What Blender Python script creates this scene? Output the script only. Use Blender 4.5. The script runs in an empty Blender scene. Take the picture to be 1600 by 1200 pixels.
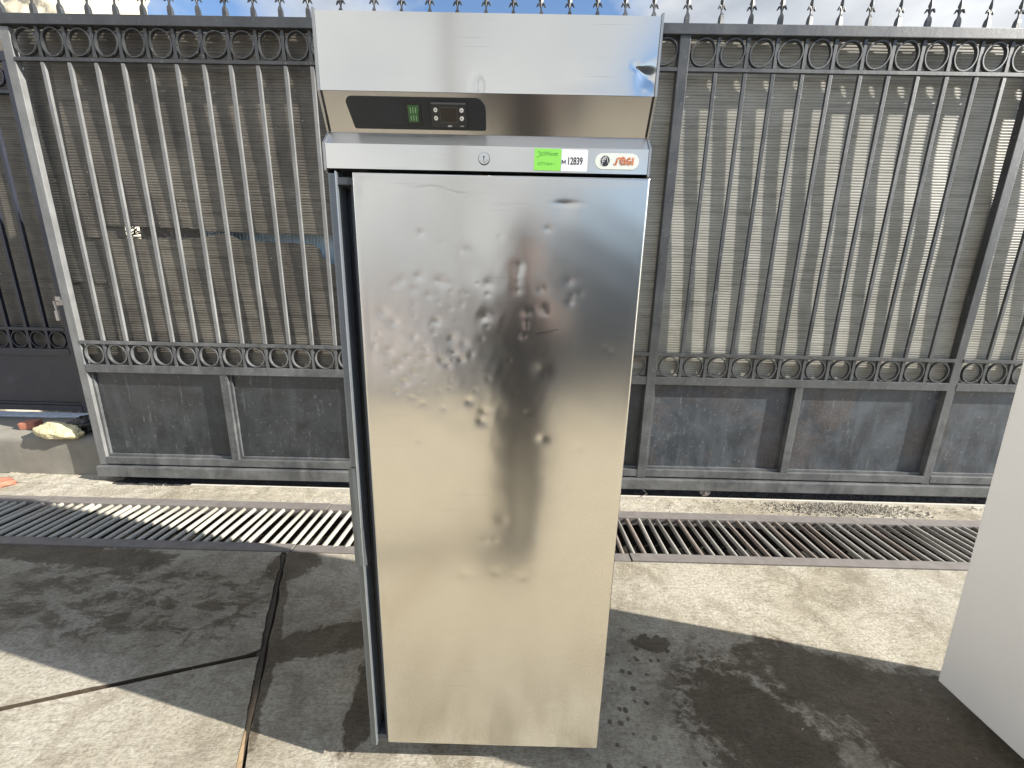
import bpy, bmesh, math, random
import numpy as np
from mathutils import Vector, Matrix, noise
random.seed(7); np.random.seed(7)
R = math.radians
scene = bpy.context.scene
COL = scene.collection

# ------------------------------------------------------------------ camera
cam_d = bpy.data.cameras.new('camera'); cam = bpy.data.objects.new('camera', cam_d); COL.objects.link(cam)
cam_d.sensor_fit = 'HORIZONTAL'; cam_d.sensor_width = 36.0; cam_d.lens = 620.0/1600.0*36.0
cam_d.clip_start = 0.02; cam_d.clip_end = 2000
_p, _r, _y = R(13.2), R(1.3), R(-0.4)
fw = Vector((math.sin(_y)*math.cos(_p), math.cos(_y)*math.cos(_p), -math.sin(_p)))
rt0 = Vector((math.cos(_y), -math.sin(_y), 0)); up0 = rt0.cross(fw)
rt = math.cos(_r)*rt0 + math.sin(_r)*up0; up = -math.sin(_r)*rt0 + math.cos(_r)*up0
m = Matrix((rt, up, -fw)).transposed().to_4x4(); m.translation = Vector((0, 0, 1.5))
cam.matrix_world = m
scene.camera = cam

# ------------------------------------------------------------------ light, sky, exposure
SUN_EL, SUN_AZ = 28.5, 102.7
world = bpy.data.worlds.new('World'); scene.world = world; world.use_nodes = True
def build_world():
    nt = world.node_tree; N = nt.nodes; L = nt.links
    bg = N['Background']; bg.inputs[1].default_value = 0.056
    sky = N.new('ShaderNodeTexSky'); sky.sky_type = 'NISHITA'; sky.sun_disc = False
    sky.sun_elevation = R(SUN_EL); sky.sun_rotation = R(SUN_AZ)
    sky.air_density = 1.0; sky.dust_density = 0.3; sky.ozone_density = 2.0
    tc = N.new('ShaderNodeTexCoord')
    mp = N.new('ShaderNodeMapping'); mp.inputs['Scale'].default_value = (1.0, 1.0, 2.2)
    mp.inputs['Location'].default_value = (CLOUD_SHIFT[0], CLOUD_SHIFT[1], CLOUD_SHIFT[2])
    L.new(tc.outputs['Generated'], mp.inputs[0])
    nz = N.new('ShaderNodeTexNoise'); nz.inputs['Scale'].default_value = 1.9; nz.inputs['Detail'].default_value = 9
    nz.inputs['Roughness'].default_value = 0.56; nz.inputs['Distortion'].default_value = 0.35
    L.new(mp.outputs[0], nz.inputs['Vector'])
    rp = N.new('ShaderNodeValToRGB'); rp.color_ramp.elements[0].position = 0.44; rp.color_ramp.elements[1].position = 0.60
    acc = nz.outputs['Fac']
    for (d, lo_, gain) in CLOUD_BANKS:
        dt = N.new('ShaderNodeVectorMath'); dt.operation = 'DOT_PRODUCT'; dt.inputs[1].default_value = Vector(d).normalized(); L.new(tc.outputs['Generated'], dt.inputs[0])
        mr = N.new('ShaderNodeMapRange'); mr.interpolation_type = 'SMOOTHSTEP'; mr.inputs[1].default_value = lo_; mr.inputs[2].default_value = 1.0; mr.inputs[3].default_value = 0; mr.inputs[4].default_value = gain
        L.new(dt.outputs['Value'], mr.inputs[0]); ad = N.new('ShaderNodeMath'); ad.operation = 'ADD'; L.new(acc, ad.inputs[0]); L.new(mr.outputs[0], ad.inputs[1]); acc = ad.outputs[0]
    L.new(acc, rp.inputs[0])
    # clouds: bright whitish
    n2 = N.new('ShaderNodeTexNoise'); n2.inputs['Scale'].default_value = 4.0; n2.inputs['Detail'].default_value = 5
    L.new(mp.outputs[0], n2.inputs['Vector'])
    cr = N.new('ShaderNodeValToRGB'); cr.color_ramp.elements[0].color = (4.4, 4.8, 5.4, 1); cr.color_ramp.elements[1].color = (8.6, 8.8, 9.0, 1)
    cr.color_ramp.elements[0].position = 0.3; cr.color_ramp.elements[1].position = 0.65
    L.new(n2.outputs['Fac'], cr.inputs[0])
    mx = N.new('ShaderNodeMixRGB'); L.new(rp.outputs[0], mx.inputs[0]); sg = N.new('ShaderNodeMixRGB'); sg.blend_type = 'MULTIPLY'; sg.inputs[0].default_value = 1; sg.inputs[2].default_value = (1.75, 1.85, 1.95, 1); L.new(sky.outputs[0], sg.inputs[1]); L.new(sg.outputs[0], mx.inputs[1]); L.new(cr.outputs[0], mx.inputs[2])
    L.new(mx.outputs[0], bg.inputs[0])
CLOUD_SHIFT = (0.3, 1.1, 0.4)
CLOUD_BANKS = [((-.75, -.62, .38), .45, .34), ((.42, .80, .45), .90, .22), ((-.36, .80, .48), .985, .12), ((-.95, .3, .35), .9, .2), ((.36, -.83, .5), .72, -.145), ((.3, -.95, .12), .8, .24), ((.02, .85, .5), .96, -.16), ((-.56, .75, .40), .97, -.14)]
build_world()
sun_d = bpy.data.lights.new('sun', 'SUN'); sun_d.energy = 5.0; sun_d.angle = R(0.5); sun_d.color = (1.0, 0.95, 0.86)
sun = bpy.data.objects.new('sun', sun_d); COL.objects.link(sun)
sd = Vector((math.sin(R(SUN_AZ))*math.cos(R(SUN_EL)), math.cos(R(SUN_AZ))*math.cos(R(SUN_EL)), math.sin(R(SUN_EL))))
sun.rotation_euler = sd.to_track_quat('Z', 'Y').to_euler(); sun.location = sd*30
scene.view_settings.view_transform = 'Standard'; scene.view_settings.look = 'None'
scene.view_settings.gamma = 1; scene.view_settings.use_curve_mapping = False
scene.view_settings.exposure = 1.08
scene.render.engine = 'CYCLES'
scene.cycles.max_bounces = 8

# ------------------------------------------------------------------ material helpers
class NT:
    def __init__(self, name):
        self.m = bpy.data.materials.new(name); self.m.use_nodes = True
        self.t = self.m.node_tree; self.N = self.t.nodes; self.L = self.t.links
        self.b = self.N['Principled BSDF']; self.pos = None
    def P(self):
        if self.pos is None: self.pos = self.N.new('ShaderNodeNewGeometry').outputs['Position']
        return self.pos
    def link(self, a, b): self.L.new(a, b)
    def mapping(self, src, scale=(1,1,1), loc=(0,0,0), rot=(0,0,0), typ='POINT'):
        n = self.N.new('ShaderNodeMapping'); n.vector_type = typ
        n.inputs['Scale'].default_value = scale; n.inputs['Location'].default_value = loc; n.inputs['Rotation'].default_value = rot
        self.L.new(src, n.inputs[0]); return n.outputs[0]
    def noise(self, scale, detail=4, rough=0.5, src=None, dist=0.0, color=False):
        n = self.N.new('ShaderNodeTexNoise'); n.inputs['Scale'].default_value = scale; n.inputs['Detail'].default_value = detail
        n.inputs['Roughness'].default_value = rough; n.inputs['Distortion'].default_value = dist
        self.L.new(src if src is not None else self.P(), n.inputs['Vector']); return n.outputs['Color' if color else 'Fac']
    def voro(self, scale, src=None, feat='F1', rand=1.0):
        n = self.N.new('ShaderNodeTexVoronoi'); n.feature = feat; n.inputs['Scale'].default_value = scale; n.inputs['Randomness'].default_value = rand
        self.L.new(src if src is not None else self.P(), n.inputs['Vector']); return n.outputs['Distance']
    def ramp(self, src, *els):
        n = self.N.new('ShaderNodeValToRGB'); cr = n.color_ramp
        while len(cr.elements) < len(els): cr.elements.new(0.5)
        for e, (p, c) in zip(cr.elements, els):
            e.position = p; e.color = (c, c, c, 1) if isinstance(c, (int, float)) else (*c, 1)
        self.L.new(src, n.inputs[0]); return n.outputs[0]
    def mix(self, f, a, b, mode='MIX'):
        n = self.N.new('ShaderNodeMixRGB'); n.blend_type = mode
        for i, v in enumerate((f, a, b)):
            if isinstance(v, (int, float)): n.inputs[i].default_value = v if i == 0 else (v, v, v, 1)
            elif isinstance(v, tuple): n.inputs[i].default_value = (*v, 1)
            else: self.L.new(v, n.inputs[i])
        return n.outputs[0]
    def math(self, op, a, b=0.0, c=0.0, clamp=False):
        n = self.N.new('ShaderNodeMath'); n.operation = op; n.use_clamp = clamp
        for i, v in enumerate((a, b, c)):
            if isinstance(v, (int, float)): n.inputs[i].default_value = v
            else: self.L.new(v, n.inputs[i])
        return n.outputs[0]
    def bump(self, h, strength=0.5, dist=0.01, prev=None):
        n = self.N.new('ShaderNodeBump'); n.inputs['Strength'].default_value = strength; n.inputs['Distance'].default_value = dist
        self.L.new(h, n.inputs['Height'])
        if prev is not None: self.L.new(prev, n.inputs['Normal'])
        return n.outputs[0]
    def set(self, **kw):
        for k, v in kw.items():
            k = {'color':'Base Color','rough':'Roughness','metal':'Metallic','normal':'Normal','spec':'Specular IOR Level','aniso':'Anisotropic','alpha':'Alpha','trans':'Transmission Weight','coat':'Coat Weight'}[k]
            s = self.b.inputs[k]
            if isinstance(v, (int, float)): s.default_value = v
            elif isinstance(v, tuple): s.default_value = (*v, 1)
            else: self.L.new(v, s)
        return self

def plain(name, c, rough=0.5, metal=0.0, var=0.15, scale=30, bump=0.0):
    t = NT(name); n = t.noise(scale, 5, 0.6)
    t.set(color=t.mix(n, tuple(x*(1-var) for x in c), tuple(min(1, x*(1+var)) for x in c)), rough=rough, metal=metal)
    if bump: t.set(normal=t.bump(n, 0.6, bump))
    return t.m

def blob(t, cx, cy, rx, ry, rot, nz, amp=0.55, soft=0.12):
    v = t.mapping(t.P(), (rx, ry, 1000.0), (cx, cy, 0), (0, 0, rot), 'TEXTURE')
    ln = t.N.new('ShaderNodeVectorMath'); ln.operation = 'LENGTH'; t.link(v, ln.inputs[0])
    a = t.math('MULTIPLY_ADD', nz, amp*2, -amp)
    s = t.math('ADD', ln.outputs['Value'], a)
    mr = t.N.new('ShaderNodeMapRange'); mr.interpolation_type = 'SMOOTHSTEP'
    mr.inputs[1].default_value = 1.0+soft; mr.inputs[2].default_value = 1.0-soft; mr.inputs[3].default_value = 0; mr.inputs[4].default_value = 1
    t.link(s, mr.inputs[0]); return mr.outputs[0]

def mat_concrete(name, wet=True):
    t = NT(name)
    big = t.noise(1.3, 6, 0.62, dist=0.4); mid = t.noise(7, 8, 0.68, dist=0.6); fine = t.noise(70, 6, 0.75)
    st1 = t.noise(16, 5, 0.6, src=t.mapping(t.P(), (1.0, 4.5, 1), rot=(0, 0, R(-28))))
    st2 = t.noise(55, 4, 0.7, src=t.mapping(t.P(), (1.0, 5.0, 1), rot=(0, 0, R(-34))))
    c = t.mix(t.ramp(mid, (0.38, 0), (0.60, 1)), (0.29, 0.26, 0.20), (0.50, 0.465, 0.375))
    c = t.mix(t.ramp(big, (0.42, 0), (0.58, 1)), c, t.mix(t.ramp(mid, (0.40, 0), (0.52, 1)), (0.43, 0.40, 0.33), (0.60, 0.575, 0.50)))
    c = t.mix(t.math('MULTIPLY', t.ramp(st1, (0.48, 0), (0.66, 1)), 0.45), c, (0.27, 0.235, 0.17))
    c = t.mix(t.math('MULTIPLY', t.ramp(st2, (0.50, 0), (0.62, 1)), 0.35), c, (0.62, 0.60, 0.54))
    c = t.mix(t.math('MULTIPLY', t.ramp(fine, (0.40, 1), (0.54, 0)), 0.50), c, (0.19, 0.165, 0.13))
    sx_ = t.N.new('ShaderNodeSeparateXYZ'); t.link(t.P(), sx_.inputs[0])
    dm = t.N.new('ShaderNodeMapRange'); dm.interpolation_type = 'SMOOTHSTEP'; dm.inputs[1].default_value = 0.85; dm.inputs[2].default_value = 0.35; dm.inputs[3].default_value = 0; dm.inputs[4].default_value = 0.85
    t.link(t.math('ADD', sx_.outputs[1], t.math('MULTIPLY', mid, .2)), dm.inputs[0]); c = t.mix(dm.outputs[0], c, t.mix(mid, (0.46, 0.41, 0.315), (0.62, 0.56, 0.44)))
    c = t.mix(1.0, c, (0.97, 0.94, 0.895), 'MULTIPLY')
    hb = t.math('ADD', t.math('MULTIPLY', fine, 0.7), t.math('MULTIPLY', st2, 0.9)); hb = t.math('ADD', hb, t.math('MULTIPLY', st1, 0.8))
    rough = 0.85; nrm = t.bump(hb, 0.85, 0.010)
    if wet:
        wn = t.noise(9, 8, 0.72, dist=0.5); wn2 = t.noise(3.0, 5, 0.6)
        nsum = t.math('ADD', t.math('MULTIPLY', wn, 0.6), t.math('MULTIPLY', wn2, 0.4))
        m_ = None
        def mx(a, b):
            return b if a is None else t.math('MAXIMUM', a, b)
        for (cx, cy, rx, ry, rot, amp) in [(-1.20, 1.90, .14, .12, .3, 1.1), (-0.70, 1.44, .34, .085, .25, 1.6), (-1.07, 1.50, .035, .50, .41, 1.4), (-0.53, 1.17, .07, .20, .1, 2.0),
                                        (0.64, 1.45, .10, .045, .1, 2.4), (1.36, 1.24, .46, .17, -.55, 1.3), (1.62, 1.12, .5, .25, -.2, 1.3), (-2.9, 1.95, 1.1, .09, -.05, 1.6),
                                        (0.93, 1.10, .22, .17, -.7, 2.2)]:
            m_ = mx(m_, blob(t, cx, cy, rx, ry, rot, nsum, amp))
        # droplets / spots
        sp = t.voro(21, t.mapping(t.P(), (1, 1, 0))); sn = t.noise(5.5, 3)
        spots = t.math('MULTIPLY', t.ramp(t.math('ADD', sp, t.math('MULTIPLY', t.noise(40, 3), 0.25)), (0.33, 1), (0.37, 0)), t.ramp(sn, (0.43, 0), (0.50, 1)))
        reg = blob(t, 0.58, 1.18, .42, .42, 0, nsum, .3, .25); m_ = mx(m_, t.math('MULTIPLY', spots, reg))
        # mottled scrubbed damp area, left
        mot = t.math('MULTIPLY', t.ramp(t.noise(6, 9, 0.74, src=t.mapping(t.P(), (1.0, 2.0, 1), rot=(0, 0, R(-30))), dist=0.6), (0.44, 0), (0.56, 1)), blob(t, -1.85, 1.62, .75, .27, -.08, nsum, 1.0, .2))
        mot2 = t.math('MULTIPLY', t.ramp(t.noise(14, 8, 0.74, src=t.mapping(t.P(), (1.0, 1.6, 1), rot=(0, 0, R(30)))), (0.45, 0), (0.53, 1)), blob(t, 0.90, 1.16, .30, .27, -.5, nsum, .8, .2))
        soft_ = t.math('MULTIPLY', blob(t, -1.75, 1.62, 1.2, .34, -.1, nsum, .7, .5), .38)
        m_ = mx(mx(mx(m_, t.math('MULTIPLY', mot, 1.0)), mot2), soft_)
        c = t.mix(t.math('MULTIPLY', m_, 0.86), c, t.mix(1.0, c, (0.24, 0.20, 0.155), 'MULTIPLY'))
        rr = t.math('MULTIPLY_ADD', m_, -0.38, 0.85); rough = rr
    t.set(color=c, rough=rough, normal=nrm, spec=0.35)
    return t.m

def mat_gate(name, base=(0.050, 0.055, 0.060), worn=0.5, rust=0.0, fade=False):
    t = NT(name)
    a = t.noise(5, 7, 0.65, dist=0.4); b = t.noise(38, 6, 0.7); v = t.noise(14, 5, 0.6, src=t.mapping(t.P(), (1, 1, 0.18)))
    light = tuple(x*1.9+0.028 for x in base)
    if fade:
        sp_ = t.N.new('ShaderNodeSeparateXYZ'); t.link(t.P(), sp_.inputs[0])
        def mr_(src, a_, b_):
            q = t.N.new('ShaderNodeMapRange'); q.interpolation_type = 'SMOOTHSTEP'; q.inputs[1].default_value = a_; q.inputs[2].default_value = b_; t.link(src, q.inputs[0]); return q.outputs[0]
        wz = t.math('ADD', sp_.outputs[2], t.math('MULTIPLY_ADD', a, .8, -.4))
        f_ = t.math('MAXIMUM', mr_(wz, 1.3, .5), t.math('MULTIPLY', mr_(sp_.outputs[0], -.9, -1.2), mr_(sp_.outputs[2], 2.84, 2.55)))  # chalkier low down; left leaf lightened to look sunlit
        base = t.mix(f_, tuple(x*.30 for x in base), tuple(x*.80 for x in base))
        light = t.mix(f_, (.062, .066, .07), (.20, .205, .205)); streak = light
    else: streak = tuple(x*2.3+0.03 for x in base)
    c = t.mix(t.math('MULTIPLY', t.ramp(a, (0.40, 0), (0.68, 1)), worn), base, light)
    c = t.mix(t.math('MULTIPLY', t.ramp(v, (0.50, 0), (0.70, 1)), worn*0.7), c, streak)
    c = t.mix(t.math('MULTIPLY', t.ramp(b, (0.60, 0), (0.66, 1)), worn*0.5), c, (0.30, 0.30, 0.28))
    if rust:
        rn = t.math('MULTIPLY', t.ramp(t.noise(2.6, 4, 0.6), (0.50, 0), (0.62, 1)), t.ramp(t.noise(75, 6, 0.8), (0.50, 0), (0.58, 1)))
        c = t.mix(t.math('MULTIPLY', rn, rust*.7), c, (0.17, 0.095, 0.055))
        sc = t.ramp(t.noise(24, 6, 0.8, src=t.mapping(t.P(), (1, 1, 0.12))), (0.60, 0), (0.66, 1))
        c = t.mix(t.math('MULTIPLY', sc, 0.22), c, (0.42, 0.44, 0.44))
    t.set(color=c, rough=t.ramp(a, (0.3, 0.38), (0.7, 0.55)), metal=0.0, normal=t.bump(t.math('ADD', b, v), 0.25, 0.003), spec=0.75)
    return t.m

def mat_poly(name, c1, c2, dirt):
    t = NT(name)
    a = t.noise(2.2, 6, 0.62, dist=0.3); st = t.noise(9, 6, 0.65, src=t.mapping(t.P(), (0.25, 1, 4.0))); f = t.noise(55, 5, 0.7)
    c = t.mix(t.ramp(a, (0.36, 0), (0.64, 1)), c1, c2)
    c = t.mix(t.math('MULTIPLY', t.ramp(st, (0.50, 0), (0.70, 1)), dirt), c, tuple(x*0.38 for x in c1))
    c = t.mix(t.math('MULTIPLY', t.ramp(f, (0.58, 0), (0.70, 1)), 0.3), c, tuple(x*0.5 for x in c1))
    w = t.math('MULTIPLY', t.ramp(t.noise(60, 3, 0.6), (0.68, 0), (0.70, 1)), t.ramp(t.noise(2.7, 4, 0.6), (0.52, 0), (0.60, 1)))
    c = t.mix(t.math('MULTIPLY', w, 0.8), c, (0.62, 0.61, 0.56))
    # darker in the grooves, by depth of the profile (object attribute)
    at = t.N.new('ShaderNodeAttribute'); at.attribute_name = 'groove'
    c = t.mix(t.math('MULTIPLY', at.outputs['Fac'], 0.72), c, tuple(x*0.26 for x in c1))
    t.set(color=c, rough=0.42, normal=t.bump(f, 0.2, 0.002), spec=0.4)
    return t.m

def mat_steel(name, rough=0.195, tint=(0.745, 0.725, 0.67), wob=0.0016):
    t = NT(name)
    br = t.noise(18, 4, 0.6, src=t.mapping(t.P(), (0.4, 1, 34)))
    smu = t.noise(3.4, 6, 0.6, dist=0.5); sm2 = t.noise(11, 5, 0.6)
    c = t.mix(t.math('MULTIPLY', t.ramp(smu, (0.35, 0), (0.65, 1)), 0.25), tint, tuple(x*0.82 for x in tint))
    c = t.mix(t.math('MULTIPLY', br, 0.18), c, tuple(x*0.9 for x in tint))
    sc = t.ramp(t.noise(8, 2, 0.5, src=t.mapping(t.P(), (0.5, 1, 60), rot=(0, R(3), 0))), (0.70, 0), (0.715, 1))
    sc = t.math('MULTIPLY', sc, t.ramp(t.noise(6, 2), (0.52, 0), (0.58, 1)))
    c = t.mix(t.math('MULTIPLY', sc, 0.35), c, (0.25, 0.23, 0.20))
    ro = t.math('MULTIPLY_ADD', smu, 0.06, rough-0.03)
    t.set(color=c, metal=1.0, rough=ro, aniso=0.45)
    tg = t.N.new('ShaderNodeCombineXYZ'); tg.inputs[2].default_value = 1.0
    t.link(tg.outputs[0], t.b.inputs['Tangent'])
    return t.m

M = {}
M['concrete'] = mat_concrete('concrete_slab')
M['concrete_dry'] = mat_concrete('concrete_dry', False)
M['steel'] = mat_steel('brushed_steel')
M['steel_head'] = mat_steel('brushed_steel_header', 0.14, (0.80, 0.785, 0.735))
M['steel_fascia'] = mat_steel('brushed_steel_fascia', 0.20, (0.49, 0.485, 0.475))  # darker tint stands in for the dim ground this face reflects
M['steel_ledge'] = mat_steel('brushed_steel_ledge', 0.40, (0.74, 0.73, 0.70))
M['steel_dark'] = plain('grey_blue_edge_metal', (0.16, 0.18, 0.20), 0.35, 0.7)
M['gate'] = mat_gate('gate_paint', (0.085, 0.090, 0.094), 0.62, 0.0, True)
M['gate_sunlit'] = mat_gate('gate_paint_sunlit', (0.15, 0.152, 0.150), 0.35)  # lighter colour puts the sunlit look into the left bars and post
M['gate_dark'] = mat_gate('gate_paint_clean', (0.030, 0.033, 0.037), 0.3)
M['gate_panel'] = mat_gate('gate_sheet_metal', (0.026, 0.033, 0.042), 0.85, 1.0)
M['gate_panel_l'] = mat_gate('gate_sheet_metal_dull', (0.018, 0.022, 0.025), 0.62, 0.15)
M['navy'] = mat_gate('navy_gate_paint', (0.010, 0.013, 0.026), 0.15)
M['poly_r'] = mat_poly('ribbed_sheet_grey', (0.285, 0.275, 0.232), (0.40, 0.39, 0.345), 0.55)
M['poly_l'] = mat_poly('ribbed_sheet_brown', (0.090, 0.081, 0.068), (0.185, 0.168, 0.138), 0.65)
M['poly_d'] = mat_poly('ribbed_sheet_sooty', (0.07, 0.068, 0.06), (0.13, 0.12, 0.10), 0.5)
M['black'] = plain('black_plastic', (0.012, 0.013, 0.015), 0.4, 0, 0.1)
M['panel_plastic'] = plain('control_panel_plastic', (0.011, 0.015, 0.019), 0.42, 0, 0.1, 200)
M['dark_plastic'] = plain('dark_grey_plastic', (0.05, 0.056, 0.065), 0.45)
M['display'] = plain('display_window', (0.006, 0.005, 0.004), 0.12)
M['green_switch'] = plain('green_rocker', (0.035, 0.11, 0.035), 0.3, 0, 0.4, 400)
M['white_button'] = plain('white_button', (0.75, 0.74, 0.7), 0.4, 0, 0.05)
M['green_paper'] = plain('green_sticker_paper', (0.24, 0.66, 0.09), 0.6, 0, 0.06)
M['green_ink'] = plain('green_pen', (0.13, 0.43, 0.08), 0.6)
M['white_paper'] = plain('white_sticker_paper', (0.82, 0.83, 0.86), 0.55, 0, 0.02)
M['ink'] = plain('black_print', (0.02, 0.02, 0.025), 0.5)
M['badge'] = plain('badge_enamel', (0.72, 0.76, 0.70), 0.3, 0, 0.04)
M['orange'] = plain('orange_lettering', (0.75, 0.17, 0.05), 0.4)
M['orange_light'] = plain('pale_orange_lettering', (0.85, 0.42, 0.22), 0.4)
M['chrome'] = plain('lock_chrome', (0.75, 0.74, 0.72), 0.18, 1.0, 0.05)
M['white_enamel'] = plain('white_enamel_side', (0.93, 0.92, 0.905), 0.42, 0, 0.03, 6)
M['dirt'] = plain('joint_dirt', (0.075, 0.055, 0.035), 0.95, 0, 0.4, 40, 0.01)
M['rebar'] = plain('dusty_rebar', (0.25, 0.235, 0.21), 0.7, 0.15, 0.35, 60, 0.001)
M['rebar_pale'] = plain('cement_coated_rebar', (0.43, 0.405, 0.345), 0.8, 0.0, 0.25, 60, 0.001)
M['rebar_rust'] = plain('rusty_rebar', (0.20, 0.165, 0.14), 0.75, 0.1, 0.4, 60, 0.001)
M['drain_frame'] = plain('worn_drain_angle', (0.215, 0.195, 0.18), 0.65, 0.2, 0.4, 14, 0.002)
M['channel_dark'] = plain('dark_drain_channel', (0.02, 0.018, 0.014), 0.8, 0, 0.5, 20, 0.02)
M['asphalt'] = plain('dark_wet_ground', (0.045, 0.045, 0.048), 0.45, 0, 0.5, 45, 0.012)
M['block'] = plain('grey_rendered_block', (0.235, 0.22, 0.185), 0.9, 0, 0.3, 6, 0.006)
M['sandstone'] = plain('yellow_stone', (0.62, 0.55, 0.33), 0.95, 0, 0.3, 40, 0.01)
M['brick'] = plain('orange_brick', (0.42, 0.17, 0.11), 0.9, 0, 0.35, 25, 0.006)
M['black_bag'] = plain('black_bag_plastic', (0.006, 0.006, 0.007), 0.35)
M['tile'] = plain('pale_blue_tile', (0.50, 0.56, 0.64), 0.5, 0, 0.25, 20)
M['blue_sheet'] = plain('pale_blue_metal', (0.55, 0.66, 0.74), 0.5, 0.2, 0.2, 8)
M['added_rear_wall'] = plain('rear_wall_shade', (0.028, 0.026, 0.024), 0.95, 0, 0.4, 3, 0.02)  # near-black colour stands in for the shade behind the sheets
M['cream_wall'] = plain('cream_rough_wall', (0.62, 0.56, 0.43), 0.95, 0, 0.35, 2.5, 0.03)
M['building'] = plain('pinkish_plaster', (0.78, 0.68, 0.62), 0.9, 0, 0.1, 1)
M['building_grey'] = plain('grey_cladding', (0.16, 0.165, 0.17), 0.8, 0, 0.2, 1)
M['glass_dark'] = plain('dark_window_glass', (0.03, 0.035, 0.04), 0.1)
M['roof'] = plain('roof_brown', (0.22, 0.12, 0.09), 0.9)
M['pole'] = plain('pole_concrete', (0.30, 0.29, 0.27), 0.9, 0, 0.2, 4)
M['handle_metal'] = plain('pinkish_latch_paint', (0.62, 0.55, 0.48), 0.5, 0.1, 0.2)
M['gravel'] = plain('loose_gravel', (0.34, 0.31, 0.26), 0.9, 0, 0.6, 50)
M['skin'] = plain('skin', (0.42, 0.29, 0.25), 0.5)
M['jacket'] = plain('dark_jacket', (0.03, 0.032, 0.04), 0.8)
M['trousers'] = plain('dark_trousers', (0.035, 0.037, 0.05), 0.85)
M['hair'] = plain('dark_hair', (0.02, 0.015, 0.012), 0.6)

# ------------------------------------------------------------------ object helpers
ORG = {}
def tag(o, label=None, cat=None, group=None, kind=None):
    if label: o['label'] = label
    if cat: o['category'] = cat
    if group: o['group'] = group
    if kind: o['kind'] = kind
    return o
def thing(name, loc, label, cat, group=None):
    o = bpy.data.objects.new(name, None); COL.objects.link(o); o.location = loc; o.empty_display_size = 0.1
    ORG[o] = Vector(loc); return tag(o, label, cat, group)

class MB:
    """collects boxes, tubes and polygons in world coordinates, builds one mesh"""
    def __init__(s): s.v = []; s.f = []; s.mi = []; s.cur = 0
    def add(s, vs, fs):
        k = len(s.v); s.v += [tuple(v) for v in vs]; s.f += [tuple(i+k for i in f) for f in fs]; s.mi += [s.cur]*len(fs); return s
    def box(s, x0, x1, y0, y1, z0, z1, bev=0.0):
        if bev > 0:
            bm = bmesh.new(); bmesh.ops.create_cube(bm, size=1)
            for v in bm.verts: v.co = ((x0+x1)/2+v.co.x*(x1-x0), (y0+y1)/2+v.co.y*(y1-y0), (z0+z1)/2+v.co.z*(z1-z0))
            bmesh.ops.bevel(bm, geom=bm.edges[:], offset=bev, segments=2, profile=0.7, affect='EDGES')
            bm.verts.index_update()
            s.add([v.co[:] for v in bm.verts], [[v.index for v in f.verts] for f in bm.faces]); bm.free(); return s
        return s.add([(x0,y0,z0),(x1,y0,z0),(x1,y1,z0),(x0,y1,z0),(x0,y0,z1),(x1,y0,z1),(x1,y1,z1),(x0,y1,z1)],
                     [(0,3,2,1),(4,5,6,7),(0,1,5,4),(1,2,6,5),(2,3,7,6),(3,0,4,7)])
    def tube(s, pts, rad, n=8, cap=True, ry=None):
        pts = [Vector(p) for p in pts]; rr = rad if isinstance(rad, (list, tuple)) else [rad]*len(pts); vs = []; fs = []
        prev = None
        for i, p in enumerate(pts):
            d = (pts[min(i+1, len(pts)-1)]-pts[max(i-1, 0)]).normalized()
            if prev is None:
                a = Vector((0, 0, 1)) if abs(d.z) < 0.9 else Vector((0, 1, 0)); u = d.cross(a).normalized()
            else: u = (prev-d*prev.dot(d)).normalized()
            prev = u; w = d.cross(u)
            for k in range(n):
                th = 2*math.pi*k/n; vs.append(p+u*rr[i]*math.cos(th)+w*(ry[i] if ry else rr[i])*math.sin(th))
        for i in range(len(pts)-1):
            for k in range(n):
                fs.append((i*n+k, i*n+(k+1)%n, (i+1)*n+(k+1)%n, (i+1)*n+k))
        if cap: fs.append(tuple(range(n))[::-1]); fs.append(tuple((len(pts)-1)*n+k for k in range(n)))
        return s.add(vs, fs)
    def prism(s, poly, axis, a, b):
        """poly of 2D points extruded along axis from a to b (axis 'x': (y,z), 'y': (x,z), 'z': (x,y))"""
        def P(q, t): return {'x': (t, q[0], q[1]), 'y': (q[0], t, q[1]), 'z': (q[0], q[1], t)}[axis]
        n = len(poly); vs = [P(q, a) for q in poly]+[P(q, b) for q in poly]
        fs = [tuple(range(n)), tuple(range(2*n-1, n-1, -1))]+[(i, i+n, (i+1)%n+n, (i+1)%n) for i in range(n)]
        return s.add(vs, fs)
    def build(s, name, mat, parent=None, smooth=False, org=None, label=None, fixn=True):
        me = bpy.data.meshes.new(name)
        L0 = org if org is not None else (root_org(parent) if parent else Vector((0, 0, 0)))
        me.from_pydata([(v[0]-L0[0], v[1]-L0[1], v[2]-L0[2]) for v in s.v], [], s.f)
        for mm in (mat if isinstance(mat, (list, tuple)) else [mat]): me.materials.append(mm)
        if any(s.mi): me.polygons.foreach_set('material_index', s.mi)
        if fixn:
            bm = bmesh.new(); bm.from_mesh(me); bmesh.ops.recalc_face_normals(bm, faces=bm.faces); bm.to_mesh(me); bm.free()
        if smooth: me.shade_smooth()
        o = bpy.data.objects.new(name, me); COL.objects.link(o)
        if parent: o.parent = parent
        elif org is not None: o.location = org
        if label: o['label'] = label
        return o
def root_org(p):
    while p.parent: p = p.parent
    return ORG.get(p, Vector((0, 0, 0)))
def inst(name, mesh, pos, parent, rot=None, scale=None):
    o = bpy.data.objects.new(name, mesh); COL.objects.link(o); o.parent = parent
    o.location = Vector(pos)-root_org(parent)
    if rot: o.rotation_euler = rot
    if scale: o.scale = scale
    return o
def proto(mb, name, mat, smooth=False):
    o = mb.build(name, mat, None, smooth); me = o.data; bpy.data.objects.remove(o); return me
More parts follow.
